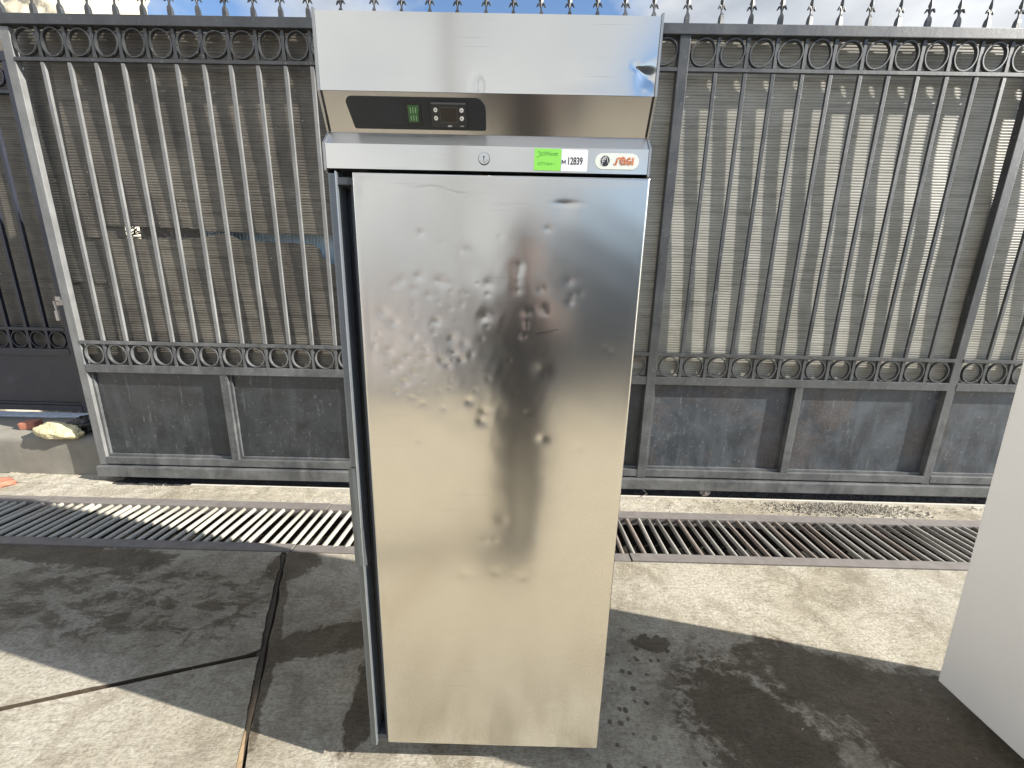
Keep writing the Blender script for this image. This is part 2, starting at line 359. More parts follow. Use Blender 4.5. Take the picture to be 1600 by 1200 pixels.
def grid_mesh(name, X, Y, Z, mat, parent=None, smooth=True, org=None, attr=None):
    """X,Y,Z 2D arrays -> grid mesh"""
    n, k = X.shape; L0 = org if org is not None else (root_org(parent) if parent else Vector((0, 0, 0)))
    co = np.stack([X-L0[0], Y-L0[1], Z-L0[2]], -1).reshape(-1, 3)
    idx = np.arange(n*k).reshape(n, k)
    q = np.stack([idx[:-1, :-1], idx[:-1, 1:], idx[1:, 1:], idx[1:, :-1]], -1).reshape(-1, 4)
    me = bpy.data.meshes.new(name); me.vertices.add(n*k); me.vertices.foreach_set('co', co.ravel().astype(np.float32))
    me.loops.add(q.size); me.loops.foreach_set('vertex_index', q.ravel().astype(np.int32))
    me.polygons.add(len(q)); me.polygons.foreach_set('loop_start', (np.arange(len(q))*4).astype(np.int32))
    if smooth: me.polygons.foreach_set('use_smooth', np.ones(len(q), bool))
    me.update(calc_edges=True); me.materials.append(mat)
    if attr is not None:
        at = me.attributes.new('groove', 'FLOAT', 'POINT'); at.data.foreach_set('value', attr.ravel().astype(np.float32))
    o = bpy.data.objects.new(name, me); COL.objects.link(o)
    if parent: o.parent = parent
    elif org is not None: o.location = org
    return o
def vnoise(x, y, s=1.0, seed=0.0):
    """cheap smooth noise on arrays: sum of sines"""
    r = np.random.RandomState(int(seed*10)+3); z = np.zeros_like(x, dtype=float)
    for i in range(7):
        a = r.rand()*6.28; f = s*(0.6+r.rand()*1.6); z += np.sin((x*math.cos(a)+y*math.sin(a))*f*6.28+r.rand()*6.28)
    return z/7*1.6
def lumpy(name, c, r, mat, parent=None, seed=0, amp=0.15, sub=4, freq=2.0, flat=True):
    bm = bmesh.new(); bmesh.ops.create_icosphere(bm, subdivisions=sub, radius=1)
    for v in bm.verts:
        d = v.co.normalized(); k = 1+amp*noise.noise(d*freq+Vector((seed, seed*2, 0)))*1.6+amp*0.5*noise.noise(d*freq*3+Vector((seed, 0, 5)))+amp*.25*noise.noise(d*freq*8)
        q = Vector((d.x*r[0], d.y*r[1], d.z*r[2]))*k
        if flat: q.z = max(q.z, -r[2]*0.6)
        v.co = q
    me = bpy.data.meshes.new(name); bm.to_mesh(me); bm.free(); me.materials.append(mat); me.shade_smooth()
    o = bpy.data.objects.new(name, me); COL.objects.link(o); o.location = c
    if parent: o.parent = parent
    return o

# ================================================================== GROUND
def A_line(y): return -1.303+(y-1.978)*(-0.846+1.303)/(0.942-1.978)       # joint running away from the camera
def B_line(x): return 1.35+(x+1.03)*(1.097-1.35)/(-1.816+1.03)              # joint running left
def jit(s, k, amp): return amp*noise.noise(Vector((s*9.0, k*7.3, 0)))+amp*0.6*noise.noise(Vector((s*31.0, k*3.1, 2)))
def slab(name, poly):
    mb = MB(); mb.prism(poly, 'z', -0.028, 0.0)
    mb.mi = [0, 0]+[1]*(len(mb.f)-2)
    o = mb.build(name, [M['concrete'], M['dirt']]); return tag(o, kind='structure')
ys = np.linspace(-3.2, 1.995, 150); xs = np.linspace(-9.0, -1.03, 130)
wA = lambda y, k: 0.015+0.004*math.sin(y*5+k)
right_edge = [(A_line(y)+wA(y, 0)+jit(y, 1, .010), y) for y in ys]
slab('concrete_slab', right_edge[::1]+[(9.0, 1.995), (9.0, -3.2)])
jx, jy = -1.03, 1.35
up_edge = [(A_line(y)-wA(y, 1)+jit(y, 2, .010), y) for y in ys if y > jy+0.015]
b_up = [(x, B_line(x)+0.010+jit(x, 3, .005)) for x in xs if x < A_line(jy)-0.022]
slab('concrete_slab', up_edge[::-1]+b_up[::-1]+[(-9.0, 1.995)])
lo_edge = [(A_line(y)-wA(y, 1)+jit(y, 2, .010), y) for y in ys if y < jy-0.012]
b_lo = [(x, B_line(x)-0.010+jit(x, 4, .004)) for x in xs if x < A_line(jy)-0.024]
slab('concrete_slab', b_lo+lo_edge[::-1]+[(-9.0, -3.2)])
def sheet(name, x0, x1, y0, y1, z, mat):
    mb = MB(); mb.add([(x0, y0, z), (x1, y0, z), (x1, y1, z), (x0, y1, z)], [(0, 1, 2, 3)])
    return tag(mb.build(name, mat), kind='structure')
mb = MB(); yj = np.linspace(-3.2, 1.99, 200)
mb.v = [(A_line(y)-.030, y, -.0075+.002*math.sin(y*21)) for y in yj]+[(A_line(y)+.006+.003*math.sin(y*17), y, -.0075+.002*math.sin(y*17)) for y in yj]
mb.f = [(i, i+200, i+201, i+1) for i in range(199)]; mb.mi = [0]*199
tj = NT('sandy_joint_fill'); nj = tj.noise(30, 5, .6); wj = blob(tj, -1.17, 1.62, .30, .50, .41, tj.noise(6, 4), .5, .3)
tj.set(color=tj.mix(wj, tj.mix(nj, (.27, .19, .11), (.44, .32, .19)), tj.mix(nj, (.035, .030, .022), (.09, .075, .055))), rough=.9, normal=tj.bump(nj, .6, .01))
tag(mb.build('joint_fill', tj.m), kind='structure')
sheet('joint_bed', -9, 9, -3.2, 1.99, -0.022, M['dirt'])
sheet('ground', -300, 300, -600, -3.2, -0.01, M['asphalt'])
sheet('yard_paving', -60, -1.2, -60, -5.6, -0.004, plain('pale_yard_paving', (.72, .64, .58), .9, 0, .12, 2))
sheet('ground', -300, 300, 2.99, 600, -0.02, M['asphalt'])
sheet('ground', -300, -9, -3.2, 2.99, -0.02, M['asphalt'])
sheet('ground', 9, 300, -3.2, 2.99, -0.02, M['asphalt'])
# drain channel, near-black inside
mb = MB(); mb.add([(-9, 1.99, -.001), (9, 1.99, -.001), (9, 1.99, -.28), (-9, 1.99, -.28), (-9, 2.53, -.28), (9, 2.53, -.28), (9, 2.53, -.001), (-9, 2.53, -.001)], [(0, 1, 2, 3), (3, 2, 5, 4), (4, 5, 6, 7)])
tag(mb.build('drain_channel', M['channel_dark']), kind='structure')
# apron between the drain and the gate
nx, ny = 520, 40
gx, gy = np.meshgrid(np.linspace(-9, 9, nx*2), np.linspace(2.53, 2.735, ny))
gz = -0.004+0.0035*vnoise(gx, gy, 3, 1)+0.002*vnoise(gx, gy, 14, 2)
edge = np.clip((gy-2.655)/0.012, 0, 1)*np.clip((gx+2.55)/0.05, 0, 1)*np.clip((0.2-gx)/0.4, 0, 1)
gz = gz+edge*(0.012+0.003*vnoise(gx, gy, 9, 4))
tag(grid_mesh('concrete_apron', gx, gy, gz, M['concrete_dry']), kind='structure')
mb = MB(); mb.box(-2.45, 9, 2.735, 2.752, -0.03, 0.010, 0.002); tag(mb.build('gate_rail_kerb', plain('pale_kerb_edge', (0.55, 0.52, 0.45), .8, 0, .2, 12)), kind='structure')
gx, gy = np.meshgrid(np.linspace(-4, 6, 1100), np.linspace(2.752, 2.995, 46))
gz = -0.022+0.006*vnoise(gx, gy, 6, 5)+0.005*vnoise(gx, gy, 18, 6)
tag(grid_mesh('track_bed', gx, gy, gz, M['asphalt']), kind='structure')
mb = MB(); mb.box(-9, -4.0, 2.735, 2.868, -0.03, -.002); tag(mb.build('track_bed', M['concrete_dry']), kind='structure')
gx, gy = np.meshgrid(np.linspace(-4.0, -3.02, 160), np.linspace(2.72, 2.88, 30))
fade = np.clip((-3.06-gx)/0.12, 0, 1)
gz = -0.03+fade*(0.030+0.004*vnoise(gx, gy, 4, 8)+.002*vnoise(gx, gy, 16, 9))
tag(grid_mesh('mortar_patch', gx, gy, gz, M['concrete_dry']), kind='structure')

# ================================================================== DRAIN GRATES
def bar_mesh(ribbed, mat, name):
    mb = MB(); y0, y1 = -0.20, 0.20
    if ribbed:
        n = 50; pts = []; rr = []
        for i in range(n*2+1):
            pts.append((0, y0+(y1-y0)*i/(2*n), 0)); rr.append(0.0140 if i % 2 else 0.0115)
        mb.tube(pts, rr, 8)
    else: mb.tube([(0, y0, 0), (0, 0, 0.0004), (0, y1, 0)], 0.0128, 10)
    return proto(mb, name, mat, not ribbed)
bars = {(r, c): bar_mesh(r, M[c], 'bar') for r in (0, 1) for c in ('rebar', 'rebar_pale', 'rebar_rust')}
bounds = [-5.25, -3.27, -1.275, 0.70, 2.72, 4.75]
glab = ['iron drain grate at far left, lying mostly in the fridge shadow',
        'drain grate left of the fridge with pale cement-coated bars, half in diagonal shadow',
        'drain grate passing behind the steel fridge, mostly hidden by it',
        'sunlit drain grate of ribbed steel bars right of the fridge',
        'drain grate at far right running behind the white appliance']
for gi in range(5):
    x0, x1 = bounds[gi]+.004, bounds[gi+1]-.004
    g = thing('drain_grate', ((x0+x1)/2, 2.26, 0), glab[gi], 'drain grate', 'steel drain grates laid end to end')
    dz = 0.003*math.sin(gi*2.3)
    mb = MB(); mb.box(x0, x1, 2.000, 2.066, -0.006, 0.005+dz, .002); mb.box(x0, x1, 2.058, 2.066, -0.05, -0.007); mb.build('frame', M['drain_frame'], g)
    mb = MB(); mb.box(x0, x1, 2.446, 2.526, -0.006, 0.006+dz, .002); mb.box(x0, x1, 2.446, 2.454, -0.05, -0.007); mb.build('frame', M['drain_frame'], g)
    n = int(round((x1-x0-.03)/0.0655)); pit = (x1-x0-.05)/(n-1)
    for i in range(n):
        x = x0+0.025+i*pit+random.uniform(-.006, .006)
        if gi <= 2 and x < 0: r_, c_ = random.random() < .45, 'rebar_pale'
        else: r_, c_ = random.random() < .6, random.choice(['rebar', 'rebar', 'rebar_rust'])
        inst('bar', bars[(int(r_), c_)], (x, 2.258+random.uniform(-.003, .003), -0.008+random.uniform(-.003, .002)), g, rot=(0, random.uniform(0, .6), random.uniform(-.025, .025)))

# ================================================================== SLIDING GATE
GY = 2.80
gate = thing('sliding_gate', (0, GY, 0), 'tall dark grey wrought iron sliding gate with rings, bars and spear tips behind the fridge', 'gate')
gate.rotation_euler.y = -0.0022
BV = 0.004
posts = [(-3.182, -3.122), (-1.120, -1.055), (0.948, 1.012), (3.105, 3.165), (5.26, 5.32)]
for i, (a, b) in enumerate(posts):
    mb = MB(); mb.box(a, b, GY-(0.004 if i == 2 else 0.0), GY+0.042, 0.135, 3.003 if i != 2 else 3.010, BV); mb.build('post', M['gate_sunlit'] if i == 0 else M['gate'], gate)
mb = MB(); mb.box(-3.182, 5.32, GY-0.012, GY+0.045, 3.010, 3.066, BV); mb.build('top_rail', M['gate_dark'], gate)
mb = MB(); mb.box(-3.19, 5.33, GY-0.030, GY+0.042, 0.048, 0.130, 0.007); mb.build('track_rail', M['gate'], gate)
ring_bm = MB()
n = 40; vs = []; fs = []; ro, ri, dp = 0.0700, 0.0635, 0.010
for k in range(n):
    th = 2*math.pi*k/n
    for (r_, y_) in ((ro, -dp), (ro, dp), (ri, dp), (ri, -dp)): vs.append((r_*math.cos(th), y_, r_*math.sin(th)))
for k in range(n):
    for j in range(4): fs.append((k*4+j, k*4+(j+1)%4, ((k+1)%n)*4+(j+1)%4, ((k+1)%n)*4+j))
ring_bm.add(vs, fs); ring_me = proto(ring_bm, 'ring', M['gate'])
stud_me = proto(MB().box(-.006, .006, -.006, .006, -.005, .005), 'weld', M['gate'])
# spear tip: square shank, waist, two curled leaves, blade
sp = MB()
sec = [(0, .0125), (.035, .0125), (.052, .0105), (.068, .0045), (.088, .0042)]
vs = []; fs = []
for z, r_ in sec: vs += [(-r_, -r_, z), (r_, -r_, z), (r_, r_, z), (-r_, r_, z)]
for i in range(len(sec)-1):
    for j in range(4): fs.append((i*4+j, i*4+(j+1)%4, (i+1)*4+(j+1)%4, (i+1)*4+j))
sp.add(vs, fs)
bl = [(.080, .006, .005), (.098, .007, .006), (.118, .0155, .009), (.135, .011, .007), (.175, .001, .001)]
vs = []; fs = []
for z, rx, ry in bl: vs += [(0, -ry, z), (rx, 0, z), (0, ry, z), (-rx, 0, z)]
for i in range(len(bl)-1):
    for j in range(4): fs.append((i*4+j, i*4+(j+1)%4, (i+1)*4+(j+1)%4, (i+1)*4+j))
fs.append((16, 17, 18, 19)); sp.add(vs, fs)
for sx in (-1, 1):
    sp.tube([(sx*.003, 0, .086), (sx*.009, 0, .100), (sx*.017, 0, .100), (sx*.022, 0, .090), (sx*.028, 0, .083)], [.005, .006, .006, .005, .0015], 6, ry=[.005, .006, .007, .006, .002])
spear_me = proto(sp, 'spear_tip', M['gate'])
bar_u = proto(MB().box(-.011, .011, 0, .016, 0, 1.722, .0015), 'bar', M['gate'])
bar_w = proto(MB().box(-.011, .011, 0, .016, 0, 1.722, .0015), 'bar', M['gate_sunlit'])
bar_s = proto(MB().box(-.010, .010, 0, .018, 0, .160), 'bar', M['gate'])
bar_l = proto(MB().box(-.010, .010, 0, .018, 0, .150), 'bar', M['gate'])
secs = [(-3.122, -1.120, 12), (-1.055, 0.948, 12), (1.012, 3.105, 12), (3.165, 5.26, 12)]
spx = []
for si, (a, b, nb) in enumerate(secs):
    w = b-a; rail_in = 0.003
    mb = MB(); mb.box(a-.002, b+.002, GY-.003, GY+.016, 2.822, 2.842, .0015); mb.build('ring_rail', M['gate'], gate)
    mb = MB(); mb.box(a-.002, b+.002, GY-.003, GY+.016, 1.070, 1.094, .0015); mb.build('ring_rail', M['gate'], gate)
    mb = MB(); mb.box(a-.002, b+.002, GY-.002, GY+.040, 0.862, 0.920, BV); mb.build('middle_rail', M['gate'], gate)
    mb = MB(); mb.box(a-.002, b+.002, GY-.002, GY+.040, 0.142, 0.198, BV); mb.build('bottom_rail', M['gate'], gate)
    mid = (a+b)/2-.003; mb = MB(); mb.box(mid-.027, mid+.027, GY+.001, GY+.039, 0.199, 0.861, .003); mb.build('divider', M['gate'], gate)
    pitch = w/nb
    for i in range(nb):
        cx = a+pitch*(i+.5)
        inst('ring', ring_me, (cx+random.uniform(-.002, .002), GY+.011, 2.9265), gate, rot=(0, random.random(), random.uniform(-.02, .02)), scale=(1.0, 1, 1.14))
        inst('ring', ring_me, (cx+random.uniform(-.002, .002), GY+.011, 0.996), gate, rot=(0, random.random()*.1, random.uniform(-.02, .02)), scale=(.985, 1, 1.04))
        if i < nb-1:
            bx = a+pitch*(i+1)+random.uniform(-.002, .002); spx.append(bx)
            inst('bar', bar_w if si == 0 else bar_u, (bx, GY, 1.0955), gate, rot=(0, random.uniform(-.002, .002), random.uniform(-.04, .04)))
            inst('bar', bar_s, (bx, GY+.003, 2.846), gate)
            inst('bar', bar_l, (bx, GY+.003, 0.9195), gate)
            for sx in (-1, 1):
                inst('weld', stud_me, (bx+sx*.0125, GY+.011, 2.9265), gate); inst('weld', stud_me, (bx+sx*.0125, GY+.011, .996), gate)
    for (pa, pb, k) in ((a, mid-.027, 0), (mid+.027, b, 1)):
        mt = M['gate_panel'] if si >= 2 else M['gate_panel_l']
        gx, gz = np.meshgrid(np.linspace(pa-.001, pb+.001, 60), np.linspace(.196, .866, 44))
        yy = GY+.040+.0022*vnoise(gx, gz, 1.1, si*2+k)*np.sin((gx-pa)/(pb-pa)*math.pi).clip(0)*np.sin((gz-.196)/.67*math.pi)
        grid_mesh('panel', gx, yy, gz, mt, gate)
        mb = MB(); mb.box(pa+.001, pb-.001, GY+.022, GY+.0395, .199, .216, .002); mb.build('bead', M['gate'], gate)
        mb = MB(); mb.box(pa+.001, pa+.018, GY+.022, GY+.0395, .217, .861, .002); mb.build('bead', M['gate'], gate)
for p in posts: spx.append((p[0]+p[1])/2)
for x in spx:
    inst('spear_tip', spear_me, (x, GY+.016, 3.066), gate, rot=(random.uniform(-.02, .02), random.uniform(-.02, .02), random.uniform(-.25, .25)), scale=(1, 1, random.uniform(.97, 1.03)))
# wheel under the track rail
mb = MB(); mb.tube([(1.475, GY-.020, .040), (1.475, GY+.010, .040)], .042, 24)
mb.tube([(1.475, GY-.032, .028), (1.475, GY-.0201, .028)], .010, 12)
mb.box(1.455, 1.495, GY+.018, GY+.026, .02, .048); mb.build('wheel', M['drain_frame'], gate)
mb = MB(); mb.tube([(.99, GY-.034, .052), (1.02, GY-.06, .03), (.955, GY-.075, .004)], .0022, 5); mb.build('wire', M['drain_frame'], gate)

# ribbed plastic sheets hung behind the bars
def ribsheet(name, x0, x1, zb, zt, mat, ytop, ybot, nxs=90, label=None, per=.0172, seed=0, parent=gate):
    """zb, zt: functions of x (array)"""
    xs_ = np.linspace(x0, x1, nxs); lo, hi = float(np.min(zb(xs_))), float(np.max(zt(xs_)))
    per_n = 6; nz_ = int((hi-lo)/per*per_n)
    zz = np.linspace(lo, hi, nz_)
    gx, gz = np.meshgrid(xs_, zz); ph = (gz/per) % 1.0
    gz2 = np.clip(gz, zb(xs_)[None, :], zt(xs_)[None, :])
    groove = np.clip(1-np.abs(ph-.5)/.17, 0, 1)
    y = ybot+(ytop-ybot)*(gz2-1.0)/2.0+.0032*groove+.004*vnoise(gx, gz2, .8, seed)
    o = grid_mesh(name, gx, y, gz2, mat, parent, smooth=False, attr=groove)
    if label: o['label'] = label
    return o
def rag(amp, sd, s=6): return lambda x: amp*vnoise(x, x*0+sd, s, sd)
slit = lambda x: np.interp(x, [-3.2, -2.86, -2.84, -2.25, -2.1, -1.7, -1.2, -.9], [1.800, 1.800, 1.878, 1.874, 1.856, 1.850, 1.846, 1.85])
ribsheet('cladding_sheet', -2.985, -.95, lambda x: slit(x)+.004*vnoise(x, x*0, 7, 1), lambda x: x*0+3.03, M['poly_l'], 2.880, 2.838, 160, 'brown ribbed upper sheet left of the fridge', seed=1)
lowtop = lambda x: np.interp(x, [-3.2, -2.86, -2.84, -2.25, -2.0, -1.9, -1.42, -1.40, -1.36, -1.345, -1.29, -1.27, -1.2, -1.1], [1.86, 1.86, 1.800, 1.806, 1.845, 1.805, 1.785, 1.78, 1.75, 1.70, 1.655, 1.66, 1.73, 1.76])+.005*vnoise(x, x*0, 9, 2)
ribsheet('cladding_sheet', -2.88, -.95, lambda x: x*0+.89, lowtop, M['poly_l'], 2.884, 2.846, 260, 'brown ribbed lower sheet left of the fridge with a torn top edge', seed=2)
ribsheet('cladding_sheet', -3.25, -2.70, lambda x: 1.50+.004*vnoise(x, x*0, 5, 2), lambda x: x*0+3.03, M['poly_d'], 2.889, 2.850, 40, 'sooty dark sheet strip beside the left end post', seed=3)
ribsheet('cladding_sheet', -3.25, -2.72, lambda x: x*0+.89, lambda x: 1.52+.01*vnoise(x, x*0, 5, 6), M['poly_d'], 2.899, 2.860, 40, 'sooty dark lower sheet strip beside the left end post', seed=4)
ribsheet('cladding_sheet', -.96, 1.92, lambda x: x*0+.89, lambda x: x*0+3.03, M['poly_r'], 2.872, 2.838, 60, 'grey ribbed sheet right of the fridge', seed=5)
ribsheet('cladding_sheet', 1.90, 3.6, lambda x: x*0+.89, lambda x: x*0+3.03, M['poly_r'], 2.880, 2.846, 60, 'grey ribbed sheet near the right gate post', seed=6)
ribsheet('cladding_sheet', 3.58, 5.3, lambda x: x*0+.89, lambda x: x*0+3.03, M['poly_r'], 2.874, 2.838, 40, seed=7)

# blue corrugated metal seen through the tear
gx, gz = np.meshgrid(np.linspace(-2.25, -1.0, 400), np.linspace(1.45, 2.05, 4))
tag(grid_mesh('corrugated_sheet', gx, 2.960+.006*np.sin(gx/.024*2*math.pi), gz, M['blue_sheet']), 'pale blue corrugated metal sheet seen through the tear beside the fridge', 'metal sheet')
mb = MB(); random.seed(3)
for i in range(16):
    x = random.uniform(-2.9, -2.2); mb.tube([(x, 2.93, 1.80), (x+random.uniform(-.2, .2), 2.95+random.random()*.05, random.uniform(1.84, 1.9))], random.uniform(.002, .005), 5)
mb.box(-2.66, -2.64, 2.93, 2.94, 1.78, 1.90); mb.box(-2.45, -2.425, 2.93, 2.94, 1.78, 1.90); mb.box(-2.9, -2.0, 2.925, 2.932, 1.806, 1.816)
tag(mb.build('scrap_rods', M['rebar']), 'tangle of thin rods seen in the dark slit between the left sheets', 'rods')

# ================================================================== BACK GATE (left, behind)
bgx0, bgx1, BY = -5.80, -3.715, 3.30
bg = thing('back_gate', (-4.4, BY, .38), 'dark navy iron gate in shade at the far left, set back behind the sliding gate', 'gate')
for (a, b) in ((bgx1-.075, bgx1), (bgx0, bgx0+.06)):
    mb = MB(); mb.box(a, b, BY, BY+.04, .385, 3.05, BV); mb.build('stile', M['navy'], bg)
for nm, z0, z1 in (('top_rail', 3.05, 3.11), ('ring_rail', 2.84, 2.86), ('ring_rail', 1.090, 1.114), ('middle_rail', .880, .935), ('bottom_rail', .385, .432)):
    mb = MB(); mb.box(bgx0 if nm == 'top_rail' else bgx0+.061, bgx1 if nm == 'top_rail' else bgx1-.076, BY-.002, BY+.038, z0, z1, .002); mb.build(nm, M['navy'], bg)
ring_nv = proto(ring_bm, 'ring', M['navy'])
bar_nv = proto(MB().box(-.012, .012, 0, .022, 0, 1.722), 'bar', M['navy']); bar_nl = proto(MB().box(-.012, .012, 0, .022, 0, .154), 'bar', M['navy'])
nb = 12; pitch = (bgx1-.075-bgx0-.06)/nb
for i in range(nb):
    cx = bgx0+.06+pitch*(i+.5)
    inst('ring', ring_nv, (cx, BY+.011, 1.012), bg); inst('ring', ring_nv, (cx, BY+.011, 2.955), bg)
    if i < nb-1:
        inst('bar', bar_nv, (cx+pitch/2, BY, 1.115), bg); inst('bar', bar_nl, (cx+pitch/2, BY, .936), bg)
mb = MB(); mb.box(bgx0+.06, bgx1-.076, BY+.041, BY+.045, .43, .885); mb.build('panel', M['navy'], bg)
mb = MB(); mb.box(bgx0+.061, bgx1-.077, BY+.020, BY+.038, .433, .452, .002); mb.build('bead', M['navy'], bg)
ribsheet('cladding_sheet', bgx0, bgx1, lambda x: x*0+.90, lambda x: x*0+3.10, M['poly_l'], BY+.075, BY+.055, 50, seed=8, parent=bg)
h = MB(); h.box(-3.790, -3.745, BY-.016, BY-.004, 1.300, 1.372, .004); h.box(-3.765, -3.715, BY-.022, BY-.017, 1.305, 1.345, .003)
ho = h.build('latch_plate', M['handle_metal'], bg)
h = MB(); h.tube([(-3.765, BY-.018, 1.335), (-3.765, BY-.050, 1.333), (-3.755, BY-.052, 1.26)], .007, 8); h.box(-3.768, -3.742, BY-.062, BY-.046, 1.18, 1.26, .004); h.build('handle', M['handle_metal'], bg)

# step / low block in front of the back gate
blk = thing('low_block', (-4.4, 2.95, 0), 'low grey rendered concrete block at far left beside the gate end post', 'concrete block')
n_ = 90
prof = [(2.870, 0.0), (2.870, .06), (2.868, .12), (2.868, .2), (2.870, .26), (2.876, .290), (2.892, .304), (2.93, .32), (3.0, .34), (3.1, .352), (3.19, .360), (3.192, -.02)]
xx = np.linspace(-6.2, -2.6, 120); PX, PI_ = np.meshgrid(xx, np.arange(len(prof)))
PY = np.array([p[0] for p in prof])[:, None]+0*PX+.004*vnoise(PX, PI_*.15, 2, 11); PZ = np.array([p[1] for p in prof])[:, None]+0*PX+.003*vnoise(PX, PI_*.2, 3, 12)
grid_mesh('block_body', PX, PY, PZ, M['block'], blk)
mb = MB(); mb.add([(-2.6, 2.87, 0), (-2.6, 2.87, .30), (-2.6, 3.19, .36), (-2.6, 3.19, 0)], [(0, 1, 2, 3)]); mb.build('block_end', M['block'], blk)
tl = thing('tile_ledge', (-4.4, 3.24, .33), 'narrow ledge of pale blue tiles under the back gate', 'tile ledge')
for i in range(22):
    x = -5.6+i*.101; mb = MB(); mb.box(x, x+.097, 3.192, 3.296, .355, .372+random.uniform(-.001, .001), .002); mb.build('tile', M['tile'], tl)
mb = MB(); mb.box(-5.6, -3.38, 3.1925, 3.34, .0, .353); mb.build('ledge_base', M['block'], tl)
st = lumpy('stone', (-3.55, 2.89, .355), (.185, .075, .068), M['sandstone'], seed=2, amp=.13, sub=5, freq=1.9); st.rotation_euler = (0, .05, -.06)
tag(st, 'long pale yellow rough stone lying on the low block at the far left', 'stone')
mb = MB(); mb.box(-.055, .055, -.04, .04, -.028, .028, .012); b_ = mb.build('brick', M['brick']); b_.location = (-3.90, 3.00, .365); b_.rotation_euler = (.1, -.06, .2)
tag(b_, 'broken orange brick behind the yellow stone on the low block', 'brick')
bb = lumpy('plastic_bag', (-3.40, 2.99, .385), (.13, .085, .062), M['black_bag'], seed=9, amp=.3, sub=4, freq=3)
tag(bb, 'crumpled black plastic bag on the low block against the gate post', 'bag')
b2 = lumpy('brick_rubble', (-3.87, 2.67, .012), (.13, .075, .03), M['brick'], seed=5, amp=.22, sub=4, freq=2)
tag(b2, 'orange brick rubble on the ground at the left edge of the photo', 'rubble')

# gravel heap beside the drain, right
random.seed(11); mb = MB()
for i in range(1500):
    if i < 1150:
        cx = random.gauss(2.42, .27); cy = random.gauss(2.645, .045)
        if not 2.54 < cy < 2.73: continue
        s = random.uniform(.0025, .0085); zz = .002+.02*math.exp(-((cx-2.42)/.3)**2-((cy-2.65)/.05)**2)
    else: cx = random.uniform(-3.0, 3.8); cy = random.choice([random.uniform(2.54, 2.73), random.uniform(2.69, 2.74)]); s = random.uniform(.002, .006); zz = .001
    a = random.random()*6.28; vs = []
    for k in range(5): vs.append((cx+s*math.cos(a+k*1.257)*random.uniform(.7, 1.3), cy+s*math.sin(a+k*1.257)*random.uniform(.7, 1.3), zz-.004))
    vs += [(cx+random.uniform(-s, s)*.4, cy+random.uniform(-s, s)*.4, zz+s*.9)]
    mb.add(vs, [(k, (k+1)%5, 5) for k in range(5)])
tag(mb.build('gravel', M['gravel']), 'loose gravel heaped between the drain and the gate at right', None, None, 'stuff')
# small debris on the slabs
random.seed(21)
mb = MB()
for i in range(420):
    cx = random.uniform(-2.6, 2.4); cy = random.uniform(.98, 1.98); s = random.uniform(.0008, .0026); a = random.random()*6.28; l = random.choice([1, 1, 1, 3])
    mb.add([(cx+s*l*math.cos(a), cy+s*l*math.sin(a), .0015), (cx-s*math.sin(a), cy+s*math.cos(a), .002), (cx-s*l*math.cos(a), cy-s*l*math.sin(a), .0015), (cx+s*math.sin(a), cy-s*math.cos(a), .003)], [(0, 1, 2, 3)])
tag(mb.build('grit', plain('pale_grit', (.45, .42, .36), .9)), 'scattered pale grit on the concrete', None, None, 'stuff')

# walls behind the gate; the dark one is added to keep sky out of gaps
mb = MB(); mb.box(-3.4, 9, 3.75, 3.95, -.02, 2.55); mb.box(-3.42, 9.02, 3.73, 3.97, 2.551, 2.60)
tag(mb.build('added_rear_wall', M['added_rear_wall']), 'dark wall added behind the ribbed sheets of the gate to keep the gaps black', 'wall')
gx, gz = np.meshgrid(np.linspace(-9, -4.10, 220), np.linspace(0, 5.6, 200))
yy = 4.2+.10*vnoise(gx, gz, .5, 21)+.035*vnoise(gx, gz, 2.4, 22)+.012*vnoise(gx, gz, 8, 23)
gx2 = gx+np.clip((gx+4.6)/.5, 0, 1)*(.03*vnoise(gz, gz*0, 2.5, 24)-.05*np.clip(gz-3.6, 0, 3)*0)
X = np.concatenate([gx2, gx2[:, -1:]+.02, gx2[:, -1:]-.2], 1); Yv = np.concatenate([yy, yy[:, -1:]+.12, yy[:, -1:]+1.2], 1); Z = np.concatenate([gz, gz[:, -1:], gz[:, -1:]], 1)
tag(grid_mesh('rough_wall', X, Yv, Z, M['cream_wall']), 'tall cream rough plastered wall corner above the left end of the gate', 'wall')

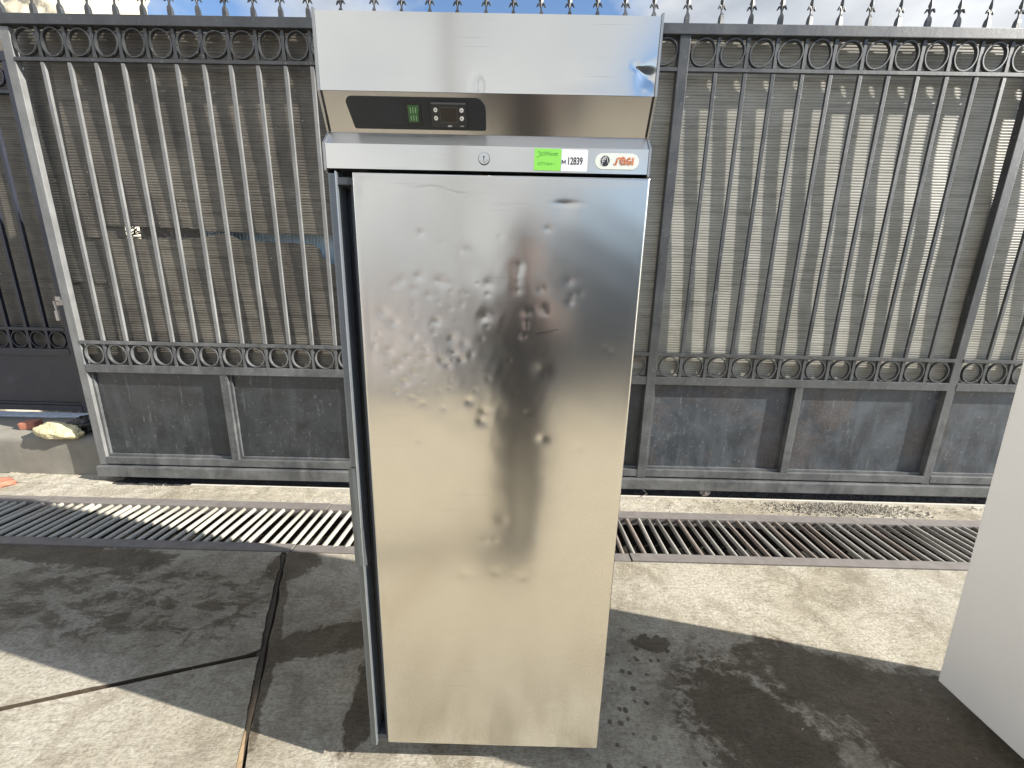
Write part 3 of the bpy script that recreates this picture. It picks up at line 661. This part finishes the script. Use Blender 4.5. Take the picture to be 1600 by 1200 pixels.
# ================================================================== FRIDGE
FY = 0.945
fr = thing('steel_fridge', (-.075, 1.30, 0), 'dented stainless steel upright fridge with one tall door, standing in front of the gate', 'fridge')
XL, XR = -.427, .281
DENTS = [(-0.34,1.733,.007,1.2),(-0.347,1.705,.0081,1.2),(-0.334,1.698,.0046,.8),(-0.22,1.622,.0058,2),(-0.269,1.517,.0081,1.8),(-0.23,1.527,.007,2),(-0.288,1.506,.0058,1),(-0.24,1.498,.0081,1.4),(-0.204,1.486,.0058,1.2),(-0.179,1.518,.0081,2.4),(-0.159,1.513,.0058,1),(-0.241,1.463,.0046,.8),(-0.316,1.445,.0081,2),(-0.29,1.421,.0081,2),(-0.186,1.425,.0075,3),(-0.154,1.457,.0046,.8),(-0.193,1.397,.0046,.8),(-0.243,1.387,.0058,2),(-0.339,1.367,.0046,1),(-0.31,1.353,.007,1.6),(-0.261,1.339,.0052,1.6),(-0.286,1.317,.0081,2.2),(-0.304,1.305,.0058,1.5),(-0.219,1.338,.007,2.4),(-0.222,1.367,.0081,1.6),(-0.177,1.332,.007,2),(-0.148,1.352,.0064,2.2),(-0.13,1.335,.0052,2),(-0.163,1.32,.0046,1.5),(-0.154,1.382,.0139,3),(-0.123,1.372,.0081,1.6),(-0.248,1.3,.0052,1.6),(-0.27,1.277,.0075,2.4),(-0.289,1.252,.0052,1.2),(-0.254,1.238,.0046,.8),(-0.226,1.225,.0046,.8),(-0.073,1.44,.0098,3.2),(-0.069,1.415,.0046,.8),(-0.068,1.515,.0087,1.8),(-0.068,1.491,.0046,.8),(0.002,1.555,.0093,2.6),(-0.001,1.537,.0081,1.6),(0.0,1.519,.0081,1.6),(0.001,1.501,.0075,1.8),(0.024,1.45,.0081,2.4),(0.024,1.428,.0058,1.6),(0.025,1.416,.0046,1.2),(0.018,1.395,.0064,2.2),(0.059,1.462,.0081,1.8),(0.068,1.451,.0046,.8),(0.057,1.507,.0075,1.6),(0.119,1.524,.007,1.2),(0.124,1.477,.0058,1.2),(0.129,1.493,.0046,.7),(0.065,1.314,.0127,4),(0.071,1.305,.0046,-1),(-0.112,1.232,.007,1.6),(-0.08,1.181,.0104,3),(-0.074,1.206,.0093,1.8),(0.034,1.207,.0058,1),(0.001,1.253,.0046,.7),(0.072,1.139,.007,1),(-0.119,1.586,.007,1.4),(0.066,1.637,.0046,1),(-0.169,1.603,.0046,.6),(0.1,1.682,.0151,1.4),(0.229,1.361,.0058,.8),(0.214,1.372,.0058,.8),(0.147,1.498,.007,.7),(-0.24,1.149,.0035,.6),(-0.243,1.125,.0046,.8),(-0.042,1.618,.0035,.4),(-0.115,.98,.0099,1),(-0.128,.736,.0099,1.8),(-0.039,.746,.0115,1),(0.034,.731,.0115,1),(-0.069,.844,.0082,.9),(-0.044,.845,.0066,.7),(0.077,1.136,.0082,.8),(0.168,1.116,.0082,1),(0.14,.274,.0148,2.2),(-0.24,1.126,.0066,.8),(-0.186,1.083,.0066,.6),(-0.279,.711,.0099,.8),(0.208,.814,.0131,.8),(0.126,.49,.0115,.8),(0.045,.641,.0074,.5),(-0.024,.906,.0115,1),(-0.332,.853,.0066,.6),(0.135,1.005,.0082,.7),(0.094,.723,.0066,.6),(0.264,.374,.0082,.7)]
DX0, DX1, DZ0, DZ1 = -.367, .284, .120, 1.745
nxd, nzd = 330, 780
gx, gz = np.meshgrid(np.linspace(DX0, DX1, nxd), np.linspace(DZ0, DZ1, nzd))
dd = np.zeros_like(gx)
for (cx, cz, s, a) in DENTS:
    s = s*1.08; r2 = ((gx-cx)/s)**2+((gz-cz)/(s*.9))**2
    dd += a*.40e-3*np.exp(-r2**.85*.5)
for _ in range(55):
    cx, cz = random.gauss(-.20, .07), random.gauss(1.37, .075); s = random.uniform(.003, .006); r2 = ((gx-cx)/s)**2+((gz-cz)/s)**2
    dd += random.uniform(.08, .26)*1e-3*np.exp(-r2*.5)
for _ in range(60):
    cx, cz = random.uniform(DX0, DX1), random.uniform(.2, 1.7); s = random.uniform(.004, .012); r2 = ((gx-cx)/(s*random.uniform(.8, 2.2)))**2+((gz-cz)/s)**2
    dd += random.uniform(-.12, .2)*1e-3*np.exp(-r2*.5)
# wrinkle along the top edge
wz = 1.722-.014*np.sin((gx+.25)*9)+.004*np.sin(gx*60); dd += .0006*np.exp(-((gz-wz)/.0035)**2)*np.clip((gx+.26)/.05, 0, 1)*np.clip((-.05-gx)/.08, 0, 1)
dd += .0009*np.exp(-(((gx-.105)/.026)**2+((gz-1.690)/.006)**2))
# broad waves of the battered skin, and a hammered area upper left
env = np.exp(-(((gx+.16)/.20)**2+((gz-1.37)/.22)**2))
dd += .0006*env*vnoise(gx, gz, 5, 31)+.0011*vnoise(gx, gz, 1.6, 32)+.00012*env*vnoise(gx, gz, 17, 33)
dd += .00010*vnoise(gx, gz, 7, 34)
lip = np.minimum(np.minimum(gx-DX0, DX1-gx), np.minimum(gz-DZ0, DZ1-gz))
dd *= np.clip(lip/.02, 0, 1)
yy = FY+dd+.0025*(1-np.clip(lip/.004, 0, 1))**2
# returned edges
door_s = grid_mesh('door', gx, yy, gz, M['steel'], fr)
mb = MB()
Y1 = FY+.058; e = .0025
mb.add([(DX0, FY+e, DZ0), (DX0, Y1, DZ0), (DX0, Y1, DZ1), (DX0, FY+e, DZ1)], [(0, 1, 2, 3)])
mb.add([(DX1, FY+e, DZ0), (DX1, Y1, DZ0), (DX1, Y1, DZ1), (DX1, FY+e, DZ1)], [(0, 1, 2, 3)])
mb.add([(DX0, FY+e, DZ1), (DX1, FY+e, DZ1), (DX1, Y1, DZ1), (DX0, Y1, DZ1)], [(0, 1, 2, 3)])
mb.add([(DX0, FY+e, DZ0), (DX1, FY+e, DZ0), (DX1, Y1, DZ0), (DX0, Y1, DZ0)], [(0, 1, 2, 3)])
mb.add([(DX0, Y1, DZ0), (DX1, Y1, DZ0), (DX1, Y1, DZ1), (DX0, Y1, DZ1)], [(0, 1, 2, 3)])
mb.build('door_edge', M['steel'], door_s)
# handle channel, dark moulding and outer flange down the left edge of the door
mb = MB(); mb.box(-.404, DX0-.0005, FY+.052, FY+.058, .125, 1.735); mb.build('handle_channel', M['black'], door_s)
mb = MB(); mb.prism([(-.3675, FY+.004), (-.371, FY+.004), (-.378, FY+.018), (-.387, FY+.034), (-.388, FY+.0515), (-.3675, FY+.0515)], 'z', .140, 1.720); mb.build('grip_moulding', M['dark_plastic'], door_s)
MB().box(-.403, -.3678, FY+.004, FY+.050, 1.7205, 1.735).build('channel_end', M['dark_plastic'], door_s); MB().box(-.403, -.3678, FY+.010, FY+.050, .122, .1395).build('channel_end', M['dark_plastic'], door_s)
mb = MB(); mb.prism([(-.424, FY+.012), (-.420, FY+.001), (-.404, FY+.001), (-.4045, FY+.056), (-.424, FY+.056)], 'z', .112, 1.742); mb.build('edge_flange', M['steel_dark'], door_s)
mb = MB(); mb.prism([(-.404, FY-.002), (-.4015, FY-.002), (-.4015, FY+.05), (-.404, FY+.05)], 'z', .112, 1.746); mb.build('flange_lip', plain('bright_edge', (.5, .55, .6), .3, .8), door_s)
# bent guard strip over the middle of the flange
zz = np.linspace(.755, 1.045, 60); xr = -.404+np.interp(zz, [.755, .80, .9, 1.0, 1.045], [.010, .009, .005, .002, .0015])+.0008*vnoise(zz, zz*0, 12, 41)
cols = np.linspace(0, 1, 6); GX = -.4265+(xr+.4265)[:, None]*cols[None, :]; GZ = zz[:, None]+0*GX; GYY = FY-.003+.004*(cols[None, :]-.5)**2*4+.0012*vnoise(GX*6, GZ, 9, 42)
grid_mesh('guard_strip', GX, GYY, GZ, M['steel_dark'], door_s)
mb = MB()
for pts in ([(.045, 1.402), (.075, 1.408), (.100, 1.414)], [(.047, 1.4015), (.085, 1.4065)]):
    for a_, b_ in zip(pts[:-1], pts[1:]): mb.tube([(a_[0], FY-.0004, a_[1]), (b_[0], FY-.0004, b_[1])], .0007, 4)
mb.build('scratch', M['ink'], door_s)
# cabinet
cab = MB(); cab.box(-.430, .283, 1.012, 1.668, .125, 1.752, .003); cab_o = cab.build('cabinet', M['steel'], fr)
mb = MB(); mb.box(-.432, -.4285, FY+.045, 1.011, .125, 1.752); mb.build('cabinet_edge', plain('pale_cabinet_edge', (.38, .36, .33), .4, .8), fr)
mb = MB(); mb.box(-.415, .268, 1.004, 1.0115, .14, 1.74); mb.build('gasket', M['black'], fr)
mb = MB(); mb.box(-.418, .272, FY+.012, 1.0115, 1.7525, 1.758); mb.build('header_underside', M['black'], fr)
# header front: one folded sheet  (top face > inclined fascia > ledge > strip)
def face(name, p0, p1, mat, nx_=160, nz_=40, fn=None, x0=XL+.005, x1=XR-.005):
    gx, t_ = np.meshgrid(np.linspace(x0, x1, nx_), np.linspace(0, 1, nz_)); yv = p0[0]+(p1[0]-p0[0])*t_; zv = p0[1]+(p1[1]-p0[1])*t_
    if fn is not None: yv = yv+fn(gx, zv)
    return grid_mesh(name, gx, yv, zv, mat, fr)
def head_dent(x, z):
    s = .0007*vnoise(x, z, 1.6, 51)*np.clip((z-1.905)/.02, 0, 1)
    # punched crease near the right end
    px, pz = .232, 1.953; d = np.sqrt((x-px)**2+(z-pz)**2)+1e-6; ang = np.arctan2(z-pz, x-px)
    fan = np.exp(-((ang+.55)/.55)**2)*np.exp(-((d-.035)/.028)**2)
    s = s+.0060*fan+.0012*np.exp(-(d/.007)**2)
    s = s-.0016*np.exp(-(((x-.262)/.012)**2+((z-1.918)/.014)**2))
    s = s+.0012*np.exp(-(((x+.093)/.010)**2+((z-1.913)/.016)**2))
    return s
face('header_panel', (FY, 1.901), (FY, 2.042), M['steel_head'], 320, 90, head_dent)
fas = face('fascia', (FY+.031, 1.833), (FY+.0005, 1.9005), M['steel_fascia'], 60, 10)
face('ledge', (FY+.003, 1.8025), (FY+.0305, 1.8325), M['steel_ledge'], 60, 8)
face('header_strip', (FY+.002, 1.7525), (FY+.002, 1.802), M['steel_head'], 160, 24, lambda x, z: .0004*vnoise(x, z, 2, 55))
mb = MB(); mb.box(XL+.004, XR-.004, FY+.004, 1.66, 2.038, 2.041); mb.build('header_top', M['steel_head'], fr)
prof = [(FY-.003, 2.046), (FY-.003, 1.899), (FY+.028, 1.831), (FY+.000, 1.803), (FY+.000, 1.748), (FY+.012, 1.744), (1.66, 1.753), (1.66, 2.046)]
for (a, b) in ((XL, XL+.0045), (XR-.0045, XR)):
    mb = MB(); mb.prism(prof, 'x', a, b); mb.build('side_plate', plain('side_plate_steel', (.42, .42, .41), .35, .9), fr)
for (a, b) in ((XL+.0046, XL+.0082), (XR-.0082, XR-.0046)):
    mb = MB(); mb.prism([(FY+.001, 1.90), (FY-.0015, 1.90), (FY+.029, 1.834), (FY+.034, 1.834)], 'x', a, b); mb.build('gap_trim', M['black'], fr)
mb = MB(); mb.box(XL+.01, XR-.01, 1.655, 1.660, 1.76, 2.036); mb.build('header_back', M['steel_dark'], fr)
for (x, y) in ((-.37, 1.06), (.22, 1.06), (-.37, 1.61), (.22, 1.61)):
    mb = MB(); mb.tube([(x, y, 0), (x, y, .012), (x, y, .0121), (x, y, .125)], [.026, .026, .017, .017], 16); mb.build('foot', M['steel_dark'], fr)
# fascia-plane helper: u = x, v = distance up the slope, w = out of the face
P0 = Vector((0, FY+.031, 1.833)); dv = (Vector((0, FY, 1.901))-P0).normalized(); nn = Vector((0, -dv.z, dv.y))
if nn.y > 0: nn = -nn
def fas_pt(x, v, w=0): return P0+Vector((x, 0, 0))+dv*v+nn*w
def fas_prism(mb, poly, w0, w1):
    n = len(poly); vs = [fas_pt(x, v, w0) for x, v in poly]+[fas_pt(x, v, w1) for x, v in poly]
    mb.add(vs, [tuple(range(n)), tuple(range(2*n-1, n-1, -1))]+[(i, i+n, (i+1)%n+n, (i+1)%n) for i in range(n)]); return mb
def rnd(x0, x1, v0, v1, rs, n=6, dxb=0.0):
    """rounded quad: rs radii (bl, br, tr, tl); dxb shifts the bottom-left corner"""
    out = []
    for (cx, cy, r_, a0) in ((x1-rs[1], v0+rs[1], rs[1], -90), (x1-rs[2], v1-rs[2], rs[2], 0), (x0+rs[3], v1-rs[3], rs[3], 90), (x0+dxb+rs[0], v0+rs[0], rs[0], 180)):
        for k in range(n+1): a = R(a0+90*k/n); out.append((cx+r_*math.cos(a), cy+r_*math.sin(a)))
    return out
cp = fas_prism(MB(), rnd(-.372, -.076, .008, .066, (.005, .004, .022, .012), dxb=.009), .0005, .004).build('control_panel', M['panel_plastic'], fr, smooth=False)
mbx = fas_prism(MB(), rnd(-.305, -.252, .016, .056, (.001,)*4, 2), .0041, .0044); mbx.build('blank_plate', plain('blank_plate_plastic', (.013, .018, .022), .5), cp)
fas_prism(MB(), rnd(-.246, -.214, .017, .057, (.001,)*4, 2), .0041, .0060).build('switch_frame', M['black'], cp)
sw = fas_prism(MB(), rnd(-.241, -.219, .022, .052, (.001,)*4, 2), .0061, .0090).build('rocker_switch', M['green_switch'], cp)
mb = MB()
for i, x in enumerate((-.2355, -.230, -.2245)): fas_prism(mb, [(x-.0008, .038), (x+.0008, .038), (x+.0008, .048), (x-.0008, .048)], .0091, .0094); fas_prism(mb, [(x-.0008, .025), (x+.0008, .025), (x+.0008, .034), (x-.0008, .034)], .0091, .0094)
mb.build('rocker_mark', plain('pale_green_mark', (.25, .45, .22), .5), cp)
ct = fas_prism(MB(), rnd(-.192, -.117, .013, .059, (.006, .006, .003, .003), 4), .0041, .0085).build('controller', plain('controller_black', (.02, .022, .026), .25), cp)
fas_prism(MB(), rnd(-.191, -.118, .0545, .0575, (.001,)*4, 2), .0086, .0100).build('controller_brow', plain('controller_edge', (.09, .10, .11), .3), cp)
fas_prism(MB(), rnd(-.173, -.136, .022, .050, (.002,)*4, 3), .0086, .0089).build('display_frame', plain('display_frame_grey', (.06, .06, .058), .35), cp)
fas_prism(MB(), rnd(-.1715, -.1375, .0235, .0485, (.001,)*4, 2), .0090, .0093).build('display', M['display'], cp)
for bx_ in (-.182, -.127):
    for bv_ in (.030, .0445):
        mb = MB(); fas_prism(mb, [(bx_+.0042*math.cos(k*.4488), bv_+.0042*math.sin(k*.4488)) for k in range(14)], .0086, .0104)
        bo = mb.build('button', M['white_button'], cp)
        mb = MB(); fas_prism(mb, [(bx_-.0016, bv_-.0008), (bx_+.0016, bv_-.0008), (bx_+.0010, bv_+.0010), (bx_-.0012, bv_+.0008)], .0105, .0107); mb.cur = 0; mb.build('button_mark', M['ink'], cp)
mb = MB(); fas_prism(mb, rnd(-.158, -.149, .0145, .0175, (.001,)*4, 2), .0086, .0089); fas_prism(mb, rnd(-.131, -.123, .0155, .0170, (.0005,)*4, 2), .0086, .0089); mb.build('controller_print', plain('grey_print', (.4, .4, .4), .5), cp)

# --- strip items (plane Y = SY)
SY = FY+.002
def text_mesh(body, size, extr=.0002, off=0.0, shear=0.0, sx=1.0):
    cu = bpy.data.curves.new('print', 'FONT'); cu.body = body; cu.size = size; cu.extrude = extr; cu.offset = off; cu.shear = shear
    o = bpy.data.objects.new('print', cu); COL.objects.link(o); bpy.context.view_layer.update()
    me = bpy.data.meshes.new_from_object(o.evaluated_get(bpy.context.evaluated_depsgraph_get())); bpy.data.objects.remove(o)
    for v in me.vertices: v.co = (v.co.x*sx, -v.co.z, v.co.y)
    return me
def put_text(name, body, size, x, z, y, mat, parent, **k):
    me = text_mesh(body, size, **k); me.materials.clear(); me.materials.append(mat)
    o = bpy.data.objects.new(name, me); COL.objects.link(o); o.parent = parent; o.location = Vector((x, y, z))-root_org(parent); return o
def plate(name, poly, y0, y1, mat, parent, smooth=False):
    mb = MB(); mb.prism(poly, 'y', y0, y1); return mb.build(name, mat, parent, smooth)
gsx = plate('green_sticker', [(.030, 1.7565), (.088, 1.7560), (.0885, 1.7990), (.0305, 1.7995)], SY-.0012, SY-.0006, M['green_paper'], fr)
def stroke(mb, pts, w, y, th=.0002):
    """flat pen stroke in the X-Z plane"""
    for (a, b) in zip(pts[:-1], pts[1:]):
        a = Vector(a); b = Vector(b); d = (b-a); 
        if d.length < 1e-7: continue
        d.normalize(); nrm = Vector((-d.y, d.x))*w/2; a2 = a-d*w*.3; b2 = b+d*w*.3
        mb.prism([tuple(a2+nrm), tuple(b2+nrm), tuple(b2-nrm), tuple(a2-nrm)], 'y', y-th, y)
mb = MB()
hand = [[(0,8),(3,9),(4,2),(1,0),(0,2)], [(6,8),(6,2)], [(6,5),(9,8)], [(10,8),(9,2)], [(10,8),(13,8),(12,5),(10,5)], [(15,9),(14,3)], [(14,6),(17,6)], [(17,9),(17,3)], [(19,6),(21,6),(20,3),(19,4),(19,6)], [(23,6),(26,7),(27,4),(24,3),(23,6)], [(22,6),(28,6)]]
for s_ in hand: stroke(mb, [(.037+p[0]*.0016, 1.782+p[1]*.0013) for p in s_], .0009, SY-.0013)
hand2 = [[(2,5),(0,4),(0,1),(3,1)], [(4,5),(4,1)], [(4,4),(7,4)], [(8,4),(8,1)], [(8,4),(10,4)], [(11,2),(13,4),(12,1),(11,2)], [(14,4),(15,1),(17,4)], [(18,4),(18,1)], [(20,2),(22,3)]]
for s_ in hand2: stroke(mb, [(.040+p[0]*.0016, 1.766+p[1]*.0014) for p in s_], .0008, SY-.0013)
mb.build('handwriting', M['green_ink'], gsx)
wsx = plate('number_sticker', rnd(.0892, .1455, 1.7555, 1.7985, (.001, .003, .003, .001), 4), SY-.0012, SY-.0006, M['white_paper'], fr)
mb = MB(); stroke(mb, [(.0912, 1.7697), (.0912, 1.7775), (.0946, 1.7720), (.0980, 1.7775), (.0980, 1.7697)], .0014, SY-.0013); mb.build('print', M['ink'], wsx)
put_text('print', '12839', .0205, .1015, 1.7690, SY-.00135, M['ink'], wsx, off=.00035, sx=.66, extr=.0001)
def capsule(x0, x1, z0, z1, n=12):
    r_ = (z1-z0)/2; out = []
    for k in range(n+1): a = R(-90+180*k/n); out.append((x1-r_+r_*math.cos(a), z0+r_+r_*math.sin(a)))
    for k in range(n+1): a = R(90+180*k/n); out.append((x0+r_+r_*math.cos(a), z0+r_+r_*math.sin(a)))
    return out
bd = plate('badge', capsule(.162, .256, 1.7610, 1.7925), SY-.0022, SY-.0002, M['badge'], fr)
disc = [(.1835+.0095*math.cos(k*math.pi/12), 1.7770+.0105*math.sin(k*math.pi/12)) for k in range(24)]
plate('emblem', disc, SY-.0026, SY-.0023, M['ink'], bd)
mb = MB()
stroke(mb, [(.177, 1.779), (.180, 1.7835), (.185, 1.7855), (.1875, 1.7815), (.1895, 1.774), (.191, 1.770)], .0010, SY-.0027)
stroke(mb, [(.1765, 1.7780), (.1790, 1.7800), (.1815, 1.7815), (.1835, 1.7830)], .0016, SY-.00285)
stroke(mb, [(.1770, 1.7745), (.1795, 1.7770), (.1810, 1.7760)], .0014, SY-.0027)
stroke(mb, [(.1820, 1.7790), (.1840, 1.7800)], .0012, SY-.0027)
stroke(mb, [(.1775, 1.7725), (.1768, 1.7700)], .0010, SY-.0027)
mb.build('emblem_mark', M['white_paper'], bd)
mb = MB(); hi = MB()
def letter(pts, w=.0034):
    P_ = [(.2035+p[0]*.00105, 1.7700+p[1]*.00105) for p in pts]; stroke(mb, P_, w, SY-.0024, .0003); stroke(hi, P_, w*.30, SY-.00275, .0002)
letter([(0, 1), (3, 0.5), (4.5, 5), (6, 11), (9.5, 13)])
letter([(20.5, 12), (17, 13.6), (13.5, 12.5), (12, 8.5), (12.6, 4), (15, 1.5), (18, 1), (21, 2.2), (23, 1)]); letter([(21.5, 3), (22, 7), (20.5, 11)]); letter([(16, 10), (17.5, 5.5), (20, 9.5)], .0024)
letter([(32.5, 11.6), (29.5, 12.4), (26.6, 10), (26, 6), (27.4, 2), (30.5, .8), (33, 2.6), (33, 6), (30, 6.4)])
letter([(37.5, .8), (38.2, 12.6)])
mb.build('badge_letter', M['orange'], bd); hi.build('badge_letter_highlight', M['orange_light'], bd)
MB().tube([(-.078, SY+.0004, 1.777), (-.078, SY-.0012, 1.777)], .0128, 28).build('lock_collar', M['dark_plastic'], fr)
lk = MB(); lk.tube([(-.078, SY-.0013, 1.777), (-.078, SY-.004, 1.777)], .0115, 28); lk.tube([(-.078, SY-.0041, 1.777), (-.078, SY-.0075, 1.777)], [.0088, .0082], 24)
lo = lk.build('lock', M['chrome'], fr)
mb = MB(); mb.tube([(-.078, SY-.0076, 1.779), (-.078, SY-.0079, 1.779)], .0018, 10); mb.box(-.0788, -.0772, SY-.0080, SY-.0076, 1.7705, 1.779); mb.build('keyhole', M['ink'], lo)

# ================================================================== WHITE APPLIANCE (right)
wa = thing('white_appliance', (1.98, 1.0, 0), 'plain white appliance at the right edge, its blank side panel facing the steel fridge', 'appliance')
wa.rotation_euler = (0, R(-3.0), 0)
W0 = Vector((1.98, 1.0, 0))
mb = MB(); mb.box(1.665, 2.29, .665, 1.250, .090, 1.86, .004); mb.build('body', M['white_enamel'], wa)
mb = MB(); mb.box(1.69, 2.27, .610, .662, .10, 1.84, .008); mb.build('door', M['white_enamel'], wa)
for (x, y) in ((1.86, .76), (2.20, .76), (1.86, 1.12), (2.20, 1.12)):
    mb = MB(); mb.tube([(x, y, 0), (x, y, .0895)], .02, 14); mb.build('foot', M['black'], wa)

# ================================================================== PLACE BEHIND THE CAMERA (seen in the steel)
b1 = thing('yard_wall', (-7, -14.3, 0), 'low pinkish plastered wall across the yard behind the camera', 'wall')
MB().box(-24, .8, -14.55, -14.3, 0, 1.0).build('wall_body', M['building'], b1)
MB().box(-24.05, .8, -14.6, -14.25, 1.001, 1.07).build('coping', M['roof'], b1)
b2_ = thing('grey_shed', (7, -8, 0), 'grey clad shed behind the camera on the right', 'building')
mb = MB(); mb.box(1.1, 14, -14, -8, 0, 2.7); mb.build('wall', M['building_grey'], b2_)
mb = MB(); mb.box(.9, 14.2, -14.2, -7.8, 2.701, 2.82); mb.build('roof', M['roof'], b2_)
MB().box(5, 8, -7.999, -7.93, 0, 2.4).build('door', M['building'], b2_)
po = thing('utility_pole', (-1.6, -8.5, 0), 'concrete utility pole standing in the yard behind the camera', 'pole')
mb = MB(); mb.tube([(-1.6, -8.5, 0), (-1.6, -8.5, 9)], [.16, .10], 14); mb.build('shaft', M['pole'], po)
mb = MB(); mb.box(-2.3, -.9, -8.56, -8.44, 8.3, 8.42); mb.build('cross_arm', M['pole'], po)

# photographer: one continuous skinned body, phone held at the camera position
def skin_body(name, verts, edges, radii, root, sub=2):
    me = bpy.data.meshes.new(name); me.from_pydata(verts, edges, []); o = bpy.data.objects.new(name, me); COL.objects.link(o)
    md = o.modifiers.new('skin', 'SKIN'); md.use_smooth_shade = True
    sv = me.skin_vertices[0].data
    for i, r_ in enumerate(radii): sv[i].radius = r_ if isinstance(r_, tuple) else (r_, r_)
    sv[root].use_root = True
    ms = o.modifiers.new('sub', 'SUBSURF'); ms.levels = sub; ms.render_levels = sub
    bpy.context.view_layer.update()
    m2 = bpy.data.meshes.new_from_object(o.evaluated_get(bpy.context.evaluated_depsgraph_get())); bpy.data.objects.remove(o)
    return m2
PV = [(0,0,.98),(0,.0,1.12),(0,.01,1.28),(0,.0,1.42),(0,.01,1.50),(0,.03,1.57),(0,.05,1.66),(0,.05,1.74)]
PR = [(.15,.11),(.145,.10),(.16,.11),(.15,.10),(.065,.06),(.062,.065),(.08,.095),(.065,.08)]
PE = [(i, i+1) for i in range(7)]
def chain(start, pts, rs):
    k = start
    for p, r_ in zip(pts, rs):
        PV.append(p); PR.append(r_); PE.append((k, len(PV)-1)); k = len(PV)-1
    return k
for s in (-1, 1):
    chain(0, [(s*.08, 0, .88), (s*.068, .02, .50), (s*.062, -.02, .12), (s*.062, .0, .045), (s*.07, .14, .035)], [.095, .062, .045, .042, .036])
    e_ = chain(3, [(s*.19, -.0, 1.40), (s*.25, -.02, 1.15), (s*.15, .14, 1.34), (s*.085, .20, 1.44)], [.065, .048, .038, (.034, .022)])
    # fingers wrap round the phone edge, thumb on its back
    for q in range(4): chain(e_, [(s*.080, .222, 1.475-.018*q), (s*.075, .243, 1.478-.018*q), (s*.062, .248, 1.478-.018*q)], [.009, .008, .007])
    chain(e_, [(s*.06, .200, 1.445), (s*.045, .206, 1.462)], [.010, .009])
me = skin_body('body', PV, PE, PR, 0)
me.materials.clear()
for k in ('trousers', 'jacket', 'skin'): me.materials.append(M[k])
for p in me.polygons:
    c = p.center; p.material_index = 0 if c.z < .96 else (2 if (c.z > 1.52 or (c.y > .165 and c.z > 1.2)) else 1)
me.shade_smooth()
pe = bpy.data.objects.new('person', None); COL.objects.link(pe); ORG[pe] = Vector((.04, -.27, 0)); pe.location = (.04, -.27, 0)
tag(pe, 'person in dark jacket and trousers holding up a phone, reflected in the steel door', 'person')
bo = bpy.data.objects.new('body', me); COL.objects.link(bo); bo.parent = pe
hm = lumpy('hair', (0, .035, 1.765), (.088, .105, .075), M['hair'], pe, 3, .08, 3, 2, False)
mb = MB(); mb.box(-.075, .075, -.402, -.393, 1.465, 1.54)
ph = thing('phone', (0, -.03, 1.46), 'black phone held up by the person taking the photo', 'phone')
MB().box(-.072, .072, -.036, -.028, 1.44, 1.513, .003).build('case', M['black'], ph)
mb = MB()
# face details
for s in (-1, 1):
    e_ = lumpy('eye', (s*.032, .142, 1.685), (.012, .008, .008), M['ink'], pe, 1, .01, 2, 1, False)
    e_ = lumpy('ear', (s*.088, .05, 1.68), (.012, .02, .032), M['skin'], pe, 1, .05, 2, 1, False)
lumpy('nose', (0, .152, 1.66), (.014, .018, .024), M['skin'], pe, 1, .05, 2, 1, False)
lumpy('mouth', (0, .142, 1.625), (.024, .006, .006), plain('lips', (.4, .15, .12), .5), pe, 1, .05, 2, 1, False)
for s in (-1, 1): lumpy('shoe', (s*.066, .07, .045), (.05, .14, .05), M['ink'], pe, 2, .05, 3, 1.5, True)
bpy.context.view_layer.update()
